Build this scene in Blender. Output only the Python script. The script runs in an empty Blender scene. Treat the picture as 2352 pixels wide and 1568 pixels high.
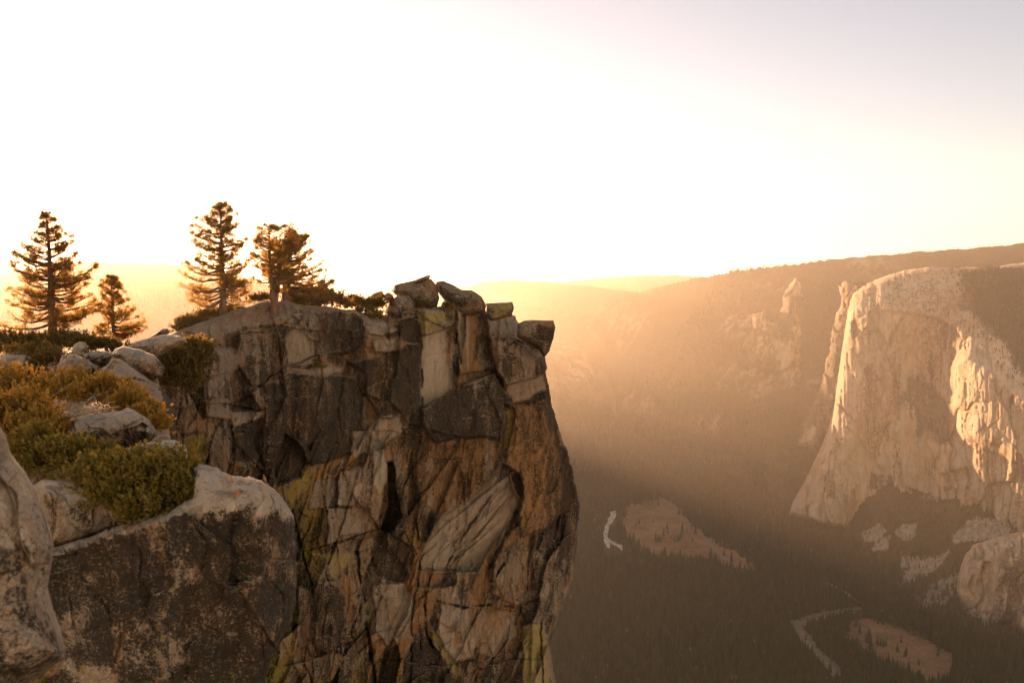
import bpy, math, random
import numpy as np
from mathutils import Vector

rng = np.random.default_rng(7)
random.seed(7)
scene = bpy.context.scene
COL = scene.collection

# ------------------------------------------------------------------ camera model
FPX, CX, CY, HZ = 2164.0, 1176.0, 784.0, 649.0
PITCH = math.atan((CY - HZ) / FPX)
CP, SP = math.cos(PITCH), math.sin(PITCH)

def ray(x, y):
    X = (np.asarray(x, float) - CX) / FPX
    u = (CY - np.asarray(y, float)) / FPX
    yy = CP + u * SP
    return X / yy, (u * CP - SP) / yy

def at(x, y, d):
    s, t = ray(x, y)
    return np.array([float(s) * d, float(d), float(t) * d])

def project(P):
    P = np.asarray(P, float)
    fwd = P[:, 1] * CP - P[:, 2] * SP
    up = P[:, 1] * SP + P[:, 2] * CP
    return CX + FPX * P[:, 0] / fwd, CY - FPX * up / fwd

def c1(*pts): return [(x * .28203, 423.4 + y * .28203) for x, y in pts]
def c2(*pts): return [(376.3 + x * .40205, 423.4 + y * .40205) for x, y in pts]
def c3(*pts): return [(x * .288, 771.5 + y * .288) for x, y in pts]
def c4(*pts): return [(x * .288, 1119.6 + y * .288) for x, y in pts]
def c5(*pts): return [(376.3 + x * .46025, 846.7 + y * .46025) for x, y in pts]
def c6(*pts): return [(1223 + x * .48, 564.5 + y * .48) for x, y in pts]
def c7(*pts): return [(1223 + x * .48, 1034.9 + y * .48) for x, y in pts]
def c8(*pts): return [(1787.5 + x * .29993, 564.5 + y * .29993) for x, y in pts]

SUN_AZ, SUN_EL = math.radians(-26.5), math.radians(2.9)

# ------------------------------------------------------------------ numpy noise
U = np.uint32
def hsh(ix, iy, iz, k):
    n = (ix.astype(np.int64).astype(U) * U(374761393) + iy.astype(np.int64).astype(U) * U(668265263)
         + iz.astype(np.int64).astype(U) * U(3266489917) + U((k * 1274126177) & 0xffffffff))
    n = (n ^ (n >> U(13))) * U(1274126177)
    n = (n ^ (n >> U(16))) * U(2246822519)
    n = n ^ (n >> U(13))
    return n.astype(np.float64) / 4294967295.0

def vn(x, y, z, k=0):
    x, y, z = np.broadcast_arrays(np.asarray(x, float), np.asarray(y, float), np.asarray(z, float))
    ix, iy, iz = np.floor(x), np.floor(y), np.floor(z)
    fx, fy, fz = x - ix, y - iy, z - iz
    ux, uy, uz = [f * f * f * (f * (f * 6 - 15) + 10) for f in (fx, fy, fz)]
    out = 0
    for dx in (0, 1):
        wx = ux if dx else 1 - ux
        for dy in (0, 1):
            wy = uy if dy else 1 - uy
            for dz in (0, 1):
                wz = uz if dz else 1 - uz
                out = out + wx * wy * wz * hsh(ix + dx, iy + dy, iz + dz, k)
    return out * 2 - 1

def fbm(x, y, z, k=0, octv=4, gain=.5):
    a, s, f, n = 1., 0., 1., 0.
    for i in range(octv):
        s = s + a * vn(np.asarray(x) * f, np.asarray(y) * f, np.asarray(z) * f, k + i * 17)
        n += a; a *= gain; f *= 2.03
    return s / n

def ridged(x, y, z, k=0, octv=4):
    a, s, f, n = 1., 0., 1., 0.
    for i in range(octv):
        s = s + a * (1 - 2 * np.abs(vn(x * f, y * f, z * f, k + i * 13)))
        n += a; a *= .5; f *= 2.07
    return s / n

def wor2(x, y, k=0):
    """2D cells: F1, F2, offset to the cell point, three random numbers per cell"""
    ix, iy = np.floor(x), np.floor(y)
    f1 = np.full(x.shape, 9.); f2 = np.full(x.shape, 9.)
    ox = np.zeros(x.shape); oy = np.zeros(x.shape); cx = np.zeros(x.shape); cy = np.zeros(x.shape)
    z0 = np.zeros(x.shape)
    for dx in (-1, 0, 1):
        for dy in (-1, 0, 1):
            gx, gy = ix + dx, iy + dy
            px = gx + .5 + .9 * (hsh(gx, gy, z0, k) - .5); py = gy + .5 + .9 * (hsh(gx, gy, z0 + 1, k) - .5)
            d = np.hypot(x - px, y - py)
            n = d < f1
            f2 = np.where(n, f1, np.minimum(f2, d)); f1 = np.where(n, d, f1)
            ox = np.where(n, x - px, ox); oy = np.where(n, y - py, oy)
            cx = np.where(n, gx, cx); cy = np.where(n, gy, cy)
    return f1, f2, ox, oy, hsh(cx, cy, z0 + 2, k), hsh(cx, cy, z0 + 3, k), hsh(cx, cy, z0 + 4, k)

def facets(x, y, k, amp, tilt, crack, cw):
    """blocky fractured relief: each cell its own offset and tilt, cracks between"""
    f1, f2, ox, oy, r1, r2, r3 = wor2(x, y, k)
    return amp * (r1 - .5) + tilt * (ox * (r2 - .5) + oy * (r3 - .5)) * 2 + crack * np.exp(-(f2 - f1) / cw)

def sstep(a, b, x):
    t = np.clip((x - a) / (b - a), 0, 1)
    return t * t * (3 - 2 * t)

def poly_sd(poly, X, Y):
    """signed distance to a polygon, positive inside"""
    P = np.asarray(poly, float)
    d = np.full(X.shape, 1e18); ins = np.zeros(X.shape, bool)
    for i in range(len(P)):
        ax, ay = P[i]; bx, by = P[(i + 1) % len(P)]
        ex, ey = bx - ax, by - ay
        wx, wy = X - ax, Y - ay
        t = np.clip((wx * ex + wy * ey) / (ex * ex + ey * ey + 1e-12), 0, 1)
        d = np.minimum(d, (wx - ex * t) ** 2 + (wy - ey * t) ** 2)
        c = (ay > Y) != (by > Y)
        if by != ay:
            ins ^= c & (X < ax + (Y - ay) * ex / ey)
    d = np.sqrt(d)
    return np.where(ins, d, -d)

def pm(poly, X, Y, soft):
    """soft mask of a polygon (evaluated inside its box only)"""
    P = np.asarray(poly, float)
    x0, y0 = P.min(0) - soft; x1, y1 = P.max(0) + soft
    box = (X > x0) & (X < x1) & (Y > y0) & (Y < y1)
    out = np.zeros(X.shape)
    if box.any():
        out[box] = sstep(-soft, soft, poly_sd(poly, X[box], Y[box]))
    return out

def line_dist(pts, X, Y):
    d = np.full(X.shape, 1e18)
    for (ax, ay), (bx, by) in zip(pts[:-1], pts[1:]):
        ex, ey = bx - ax, by - ay
        t = np.clip(((X - ax) * ex + (Y - ay) * ey) / (ex * ex + ey * ey + 1e-12), 0, 1)
        d = np.minimum(d, (X - ax - ex * t) ** 2 + (Y - ay - ey * t) ** 2)
    return np.sqrt(d)

# ------------------------------------------------------------------ objects
def tag(o, label=None, cat=None, group=None, kind=None):
    if label: o['label'] = label
    if cat: o['category'] = cat
    if group: o['group'] = group
    if kind: o['kind'] = kind
    return o

def link(o, parent=None):
    COL.objects.link(o)
    if parent is not None: o.parent = parent
    return o

def mesh_obj(name, V, F, mats, parent=None, smooth=True, masks=None, origin=None, midx=None):
    V = np.asarray(V, np.float32); F = np.asarray(F, np.int32)
    if origin is not None: V = V - np.asarray(origin, np.float32)
    me = bpy.data.meshes.new(name)
    k = F.shape[1]
    me.vertices.add(len(V)); me.vertices.foreach_set('co', V.ravel())
    me.loops.add(F.size); me.loops.foreach_set('vertex_index', F.ravel())
    me.polygons.add(len(F)); me.polygons.foreach_set('loop_start', np.arange(0, F.size, k, dtype=np.int32))
    me.polygons.foreach_set('loop_total', np.full(len(F), k, np.int32))
    me.polygons.foreach_set('use_smooth', np.full(len(F), smooth, bool))
    if not isinstance(mats, (list, tuple)): mats = [mats]
    for m in mats: me.materials.append(m)
    if midx is not None: me.polygons.foreach_set('material_index', np.asarray(midx, np.int32))
    me.update(calc_edges=True)
    if masks is not None:
        a = me.attributes.new('mask', 'FLOAT_COLOR', 'POINT')
        a.data.foreach_set('color', np.asarray(masks, np.float32).ravel())
    o = bpy.data.objects.new(name, me)
    if origin is not None: o.location = [float(v) for v in origin]
    return link(o, parent)

def empty(name, loc):
    o = bpy.data.objects.new(name, None)
    o.location = [float(v) for v in loc]; o.empty_display_size = .2
    return link(o)

# ------------------------------------------------------------------ materials
class NT:
    def __init__(s, mat):
        mat.use_nodes = True
        s.t = mat.node_tree; s.t.nodes.clear()
    def n(s, typ, **kw):
        nd = s.t.nodes.new(typ)
        for k, v in kw.items():
            if k.startswith('_'): setattr(nd, k[1:], v)
        for k, v in kw.items():
            if not k.startswith('_'):
                key = int(k[1:]) if k[0] == 'i' and k[1:].isdigit() else k.replace('__', ' ')
                s.set(nd.inputs[key], v)
        return nd
    def set(s, inp, v):
        if isinstance(v, bpy.types.NodeSocket): s.t.links.new(v, inp)
        elif isinstance(v, (tuple, list)) and len(v) == 3 and inp.type == 'RGBA': inp.default_value = (*v, 1)
        else: inp.default_value = v
    def math(s, op, a, b=0., c=None, clamp=False):
        nd = s.n('ShaderNodeMath', _operation=op, _use_clamp=clamp, i0=a, i1=b)
        if c is not None: s.set(nd.inputs[2], c)
        return nd.outputs[0]
    def mix(s, f, a, b, blend='MIX'):
        nd = s.n('ShaderNodeMix', _data_type='RGBA', _blend_type=blend)
        s.set(nd.inputs[0], f); s.set(nd.inputs[6], a); s.set(nd.inputs[7], b)
        return nd.outputs[2]
    def noise(s, vec, scale, detail=5., rough=.55, dist=0.):
        nd = s.n('ShaderNodeTexNoise', Vector=vec, Scale=scale, Detail=detail, Roughness=rough, Distortion=dist)
        return nd.outputs['Fac'], nd.outputs['Color']
    def ramp(s, f, stops):
        nd = s.n('ShaderNodeValToRGB', Fac=f)
        e = nd.color_ramp.elements
        while len(e) < len(stops): e.new(.5)
        for el, (p, c) in zip(e, stops): el.position = p; el.color = (*c, 1)
        return nd.outputs[0]
    def rng(s, v, a, b, c=0., d=1.):
        nd = s.n('ShaderNodeMapRange', _interpolation_type='SMOOTHSTEP')
        s.set(nd.inputs[0], v)
        for i, q in enumerate((a, b, c, d)): s.set(nd.inputs[i + 1], q)
        return nd.outputs[0]
    def mapping(s, vec, scale, rot=(0, 0, 0)):
        nd = s.n('ShaderNodeMapping', Vector=vec); nd.inputs['Scale'].default_value = scale; nd.inputs['Rotation'].default_value = rot
        return nd.outputs[0]
    def out(s, sh, vol=None):
        o = s.n('ShaderNodeOutputMaterial')
        if sh is not None: s.t.links.new(sh, o.inputs['Surface'])
        if vol is not None: s.t.links.new(vol, o.inputs['Volume'])

def rock_mat(name, S, lo, mid, hi, light=(.36, .30, .235), dark=(.02, .0145, .0095), orange=(.225, .115, .042), lichen=(.24, .19, .018),
             bump=.5, bdist=None, streak=.12, topclean=.45, speck=.55, sw=.4, stain=.45):
    m = bpy.data.materials.new(name); t = NT(m)
    co = t.n('ShaderNodeTexCoord').outputs['Object']
    at_ = t.n('ShaderNodeAttribute', _attribute_name='mask')
    sep = t.n('ShaderNodeSeparateColor', Color=at_.outputs['Color'])
    R, G, B, A = sep.outputs[0], sep.outputs[1], sep.outputs[2], at_.outputs['Alpha']
    nz = t.n('ShaderNodeSeparateXYZ', Vector=t.n('ShaderNodeNewGeometry').outputs['Normal']).outputs[2]
    big, _ = t.noise(co, .32 * S, 6, .6, .4)
    med, _ = t.noise(co, 1.7 * S, 8, .68, .3)
    fin, _ = t.noise(co, 9. * S, 6, .7)
    stv = t.mapping(co, (1, 1, streak))
    strk, _ = t.noise(stv, 1.6 * S, 6, .62, .5)
    strk2, _ = t.noise(stv, 4.1 * S, 5, .65, .3)
    base = t.ramp(t.math('ADD', t.math('MULTIPLY', big, .55), t.math('MULTIPLY', med, .45)), [(.34, lo), (.5, mid), (.66, hi)])
    hue, _ = t.noise(t.mapping(co, (1, 1, .5)), .55 * S, 5, .65, .8)
    base = t.mix(t.rng(hue, .44, .60), base, t.mix(1., base, (1.0, .74, .50), 'MULTIPLY'))
    base = t.mix(t.math('MULTIPLY', A, .8, clamp=True), base, light)
    stn = t.rng(t.math('ADD', strk, t.math('MULTIPLY', t.math('SUBTRACT', med, .5), .5)), .50, .66)
    base = t.mix(t.math('MULTIPLY', stn, stain), base, tuple(c * 2.6 for c in dark))
    # pale veins and streaks
    v = t.rng(strk2, .52, .68)
    base = t.mix(t.math('MULTIPLY', v, .35), base, tuple(c * 1.25 for c in light))
    thr = lambda nse, M, w=.05: t.rng(t.math('ADD', nse, t.math('MULTIPLY', M, .6)), .8 - w, .8 + w)
    f_or = thr(strk, t.math('MULTIPLY', G, 1.05), .09)
    base = t.mix(t.math('MULTIPLY', f_or, .85), base, orange)
    sp2 = t.rng(t.noise(co, 14. * S, 4, .75)[0], .6, .7)
    base = t.mix(t.math('MULTIPLY', sp2, .4), base, tuple(min(1, c * 1.25) for c in light))
    top = t.rng(nz, .6, .95)
    Rm = t.math('SUBTRACT', R, t.math('MULTIPLY', top, topclean))
    spk, _ = t.noise(co, 9.5 * S, 9, .84, .15)
    dn = t.math('ADD', t.math('ADD', spk, t.math('MULTIPLY', t.math('SUBTRACT', med, .5), .35)), t.math('MULTIPLY', t.math('SUBTRACT', strk, .5), sw))
    f_dk = thr(dn, Rm, .05)
    grain = t.rng(t.noise(co, 9. * S, 6, .85)[0], .52, .60)
    patch = t.rng(t.noise(co, 1.8 * S, 4, .7)[0], .36, .60)
    f_dk = t.math('MULTIPLY', f_dk, t.math('SUBTRACT', 1., t.math('MULTIPLY', t.math('MULTIPLY', grain, patch), .72)))
    base = t.mix(t.math('MULTIPLY', f_dk, .94), base, dark)
    liN, _ = t.noise(t.mapping(co, (1.3, 1.3, .6)), 4.2 * S, 10, .8, .4)
    base = t.mix(t.math('MULTIPLY', thr(liN, B, .07), .72), base, lichen)
    sp, _ = t.noise(co, 26. * S, 3, .8)
    base = t.mix(speck, base, t.ramp(sp, [(.36, (.35, .33, .31)), (.5, (1, 1, 1)), (.64, (1.0, .98, .95))]), 'MULTIPLY')
    h = t.math('ADD', t.math('ADD', t.math('MULTIPLY', med, 1.), t.math('MULTIPLY', fin, .42)), t.math('ADD', t.math('MULTIPLY', sp, .12), t.math('MULTIPLY', strk2, .35)))
    bp = t.n('ShaderNodeBump', Strength=bump, Distance=(bdist or .3 / S), Height=h)
    b = t.n('ShaderNodeBsdfPrincipled', Base__Color=base, Roughness=.92, Normal=bp.outputs[0])
    b.inputs['Specular IOR Level'].default_value = .25
    t.out(b.outputs[0]); return m

def leaf_mat(name, c_lo, c_hi, trans, scale=3., tw=.45):
    m = bpy.data.materials.new(name); t = NT(m)
    co = t.n('ShaderNodeTexCoord').outputs['Object']
    n, _ = t.noise(co, scale, 3, .7)
    n2, _ = t.noise(co, scale * 9, 2, .7)
    c = t.ramp(t.math('ADD', t.math('MULTIPLY', n, .5), t.math('MULTIPLY', n2, .5)), [(.36, c_lo), (.62, c_hi)])
    d = t.n('ShaderNodeBsdfDiffuse', Color=c)
    tr = t.n('ShaderNodeBsdfTranslucent', Color=t.mix(.7, c, trans))
    g = t.n('ShaderNodeBsdfGlossy', Color=(.5, .45, .35), Roughness=.45)
    mx = t.n('ShaderNodeMixShader', Fac=tw, i1=d.outputs[0], i2=tr.outputs[0])
    mx2 = t.n('ShaderNodeMixShader', Fac=.04, i1=mx.outputs[0], i2=g.outputs[0])
    t.out(mx2.outputs[0]); return m

def bark_mat(name, a, b, scale=8.):
    m = bpy.data.materials.new(name); t = NT(m)
    co = t.n('ShaderNodeTexCoord').outputs['Object']
    n, _ = t.noise(t.mapping(co, (1, 1, .25)), scale, 6, .7)
    bp = t.n('ShaderNodeBump', Strength=.6, Distance=.03, Height=n)
    p = t.n('ShaderNodeBsdfPrincipled', Base__Color=t.ramp(n, [(.35, a), (.65, b)]), Roughness=.9, Normal=bp.outputs[0])
    t.out(p.outputs[0]); return m

M = {}
M['cliff'] = rock_mat('weathered_granite', 1., (.105, .074, .05), (.17, .122, .084), (.25, .188, .135), bump=.8, bdist=.28)
M['ledge'] = rock_mat('lichened_granite', 4.5, (.15, .108, .076), (.25, .19, .138), (.36, .285, .22), light=(.52, .43, .345), bump=.8, bdist=.06, streak=.5)
M['boulder'] = rock_mat('boulder_granite', 1.5, (.15, .108, .076), (.235, .175, .128), (.33, .255, .195), light=(.42, .34, .27), bump=.6, bdist=.1, streak=.6)
M['wall'] = rock_mat('pale_granite_wall', .011, (.29, .228, .18), (.39, .315, .25), (.48, .40, .325), light=(.52, .44, .36), dark=(.085, .065, .05), orange=(.36, .24, .15),
                     lichen=(.045, .042, .02), bump=.9, bdist=22., streak=.08, topclean=0., speck=.3, sw=.75, stain=.32)
M['needles'] = leaf_mat('pine_needles', (.022, .024, .008), (.06, .055, .017), (.55, .30, .04), 1.2, .68)
M['shrub_near'] = leaf_mat('shrub_leaves', (.04, .038, .008), (.17, .14, .026), (.42, .24, .03), 2.5, .45)
M['shrub_gold'] = leaf_mat('golden_shrub_leaves', (.07, .048, .011), (.28, .17, .03), (.60, .30, .04), 2.2, .5)
M['shrub_far'] = leaf_mat('mat_shrub_leaves', (.028, .022, .006), (.085, .062, .014), (.3, .17, .025), 1.1, .4)
M['bark'] = bark_mat('pine_bark', (.045, .022, .012), (.15, .075, .038))
M['twig'] = bark_mat('bleached_twig', (.17, .12, .085), (.34, .26, .19), 30.)

# ------------------------------------------------------------------ relief solids
def relief_solid(name, outline, dfun, thick, step, rough=0., rough_scale=30., mat=None, seed=0, mfun=None, origin=None, ret=False, back=1., parent=None):
    """Closed rock: an outline with its own distance and thickness. dfun(X, Y, sd) gives the distance of the front,
    the back lies behind it by a rounded thickness (metres)."""
    P = np.asarray(outline, float)
    x0, y0 = P.min(0) - 3 * step; x1, y1 = P.max(0) + 3 * step
    X, Y = np.meshgrid(np.arange(x0, x1, step), np.arange(y0, y1, step))
    sd = poly_sd(P, X, Y)
    if rough: sd = sd + rough * fbm(X / rough_scale, Y / rough_scale, 0, seed + 5, 4, .6)
    gy, gx = np.gradient(sd, step)
    g2 = np.maximum(gx * gx + gy * gy, .25)
    use = sd > -1.25 * step
    neg = use & (sd < 0)
    Xp = np.where(neg, X - sd * gx / g2, X); Yp = np.where(neg, Y - sd * gy / g2, Y)
    sdp = np.maximum(sd, 0)
    d = dfun(Xp, Yp, sdp)
    quad = use[:-1, :-1] & use[1:, :-1] & use[:-1, 1:] & use[1:, 1:]
    pos = sd > 0
    quad &= pos[:-1, :-1] | pos[1:, :-1] | pos[:-1, 1:] | pos[1:, 1:]
    s, t = ray(Xp, Yp)
    front = np.stack([s * d, d, t * d], -1)
    rt = max(float(sdp.max()) * .55, 1e-6)
    q = np.clip(sdp / rt, 0, 1)
    db = d + thick * np.sqrt(np.maximum(1 - (1 - q) ** 2, 0))
    bk = np.stack([s * db, db, t * db], -1)
    idx = np.full(X.shape, -1, np.int64)
    used = np.zeros(X.shape, bool)
    for a, b in ((slice(None, -1), slice(None, -1)), (slice(1, None), slice(None, -1)), (slice(None, -1), slice(1, None)), (slice(1, None), slice(1, None))):
        used[a, b] |= quad
    nu = int(used.sum()); idx[used] = np.arange(nu)
    inner = used & (sd > 0); nb = int(inner.sum())
    bidx = idx.copy(); bidx[inner] = nu + np.arange(nb)
    V = np.concatenate([front[used], bk[inner]])
    a, b, c, e = idx[:-1, :-1][quad], idx[:-1, 1:][quad], idx[1:, 1:][quad], idx[1:, :-1][quad]
    Ff = np.stack([a, e, c, b], 1)
    a, b, c, e = bidx[:-1, :-1][quad], bidx[:-1, 1:][quad], bidx[1:, 1:][quad], bidx[1:, :-1][quad]
    Fb = np.stack([a, b, c, e], 1)
    Fq = np.concatenate([Ff, Fb])
    if mfun is None: mk = np.zeros(X.shape + (4,))
    else: mk = mfun(Xp, Yp, sdp, front)
    masks = np.concatenate([mk[used], mk[inner]])
    if origin is None:
        lo = V[:, 2].min(); origin = np.array([V[:, 0].mean(), V[:, 1].mean(), lo])
    o = mesh_obj(name, V, Fq, mat, parent, True, masks, origin)
    if ret: return o, X, Y, d, used
    return o

def roundoff(sd, r):
    q = np.clip(sd / r, 0, 1)
    return 1 - np.sqrt(np.maximum(1 - (1 - q) ** 2, 0))

def slope_depth(X, Y, dbot, A):
    """distance field from a slope map: every column is followed from its foot upwards, A = lean from the vertical in degrees"""
    d = np.zeros(X.shape); s, t = ray(X, Y)
    d[-1] = dbot[-1]
    for r in range(X.shape[0] - 2, -1, -1):
        k = 1 / np.tan(np.radians(np.clip(A[r], -70, 84)) + 1e-6)
        k = np.where(np.abs(k) > 1e4, 1e4, k)
        d[r] = d[r + 1] * (k - t[r + 1]) / (k - t[r])
    return d

def boulder(name, outline, d0, bulge, seed, label, mat='boulder', dark=.35, orange=.05, lichen=.08, light=.1, step=None, amp=.5, cat='boulder', group=None, rough=1.6, fs=None, top_light=.35, flat=.0):
    P = np.asarray(outline, float)
    w = P.max(0) - P.min(0); cx, cy = P.mean(0); sz = float(min(w))
    step = step or max(.9, sz / 70)
    sc = fs or .9 / (sz * d0 / FPX)
    def loc(X, Y): return (X - cx) * d0 / FPX, (Y - cy) * d0 / FPX
    def dfun(X, Y, sd):
        m = max(float(sd.max()), 1e-6)
        q = np.clip(sd / m * (1.15 + flat), 0, 1)
        lx, ly = loc(X, Y)
        wx = .25 * fbm(lx * sc, ly * sc, 1, seed, 3) / sc; wy = .25 * fbm(lx * sc, ly * sc, 5, seed + 3, 3) / sc
        f = facets((lx + wx) * sc * 1.5, (ly + wy) * sc * 2.0, seed, .38, .45, .03, .05)
        f2 = facets((lx + wx) * sc * 3.7, (ly + wy) * sc * 5, seed + 9, .12, .2, .01, .05)
        n = fbm(lx * sc * 3, ly * sc * 3, 2, seed + 1, 7, .62)
        tilt = .5 * (cy - Y) / max(w[1], 1) * 2.
        prof = np.sqrt(np.maximum(1 - (1 - q) ** 2, 0))
        fade = sstep(0, .25, q)
        return d0 - bulge * prof + bulge * .55 * tilt * fade + bulge * amp * (f + f2 + .30 * n) * fade
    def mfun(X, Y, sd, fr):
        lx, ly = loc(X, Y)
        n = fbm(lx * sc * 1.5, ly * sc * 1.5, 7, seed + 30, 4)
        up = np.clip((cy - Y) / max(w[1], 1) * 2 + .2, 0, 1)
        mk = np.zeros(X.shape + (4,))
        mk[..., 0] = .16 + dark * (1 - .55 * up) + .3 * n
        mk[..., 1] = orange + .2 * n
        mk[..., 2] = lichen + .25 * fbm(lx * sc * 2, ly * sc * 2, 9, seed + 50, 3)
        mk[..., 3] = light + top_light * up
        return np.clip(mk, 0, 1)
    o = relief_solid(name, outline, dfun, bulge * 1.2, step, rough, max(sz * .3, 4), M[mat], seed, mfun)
    return tag(o, label, cat, group)

# ------------------------------------------------------------------ the headland cliff
HEAD = [(300, 803), (345, 787), (410, 759), (470, 737), (520, 717), (560, 705), (600, 695), (650, 691), (700, 700), (760, 706), (812, 710), (838, 719), (880, 723), (905, 713),
        (945, 704), (1000, 703), (1045, 706), (1080, 705), (1112, 702), (1121, 730), (1165, 724), (1184, 724), (1191, 742), (1190, 768), (1235, 795), (1252, 822), (1258, 870),
        (1267, 930), (1281, 972), (1297, 1020), (1312, 1070), (1322, 1115), (1331, 1160), (1327, 1200), (1322, 1260), (1316, 1330), (1300, 1372), (1280, 1422),
        (1264, 1470), (1270, 1520), (1277, 1568), (1285, 1660), (380, 1660), (340, 1200), (300, 1000)]
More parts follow.
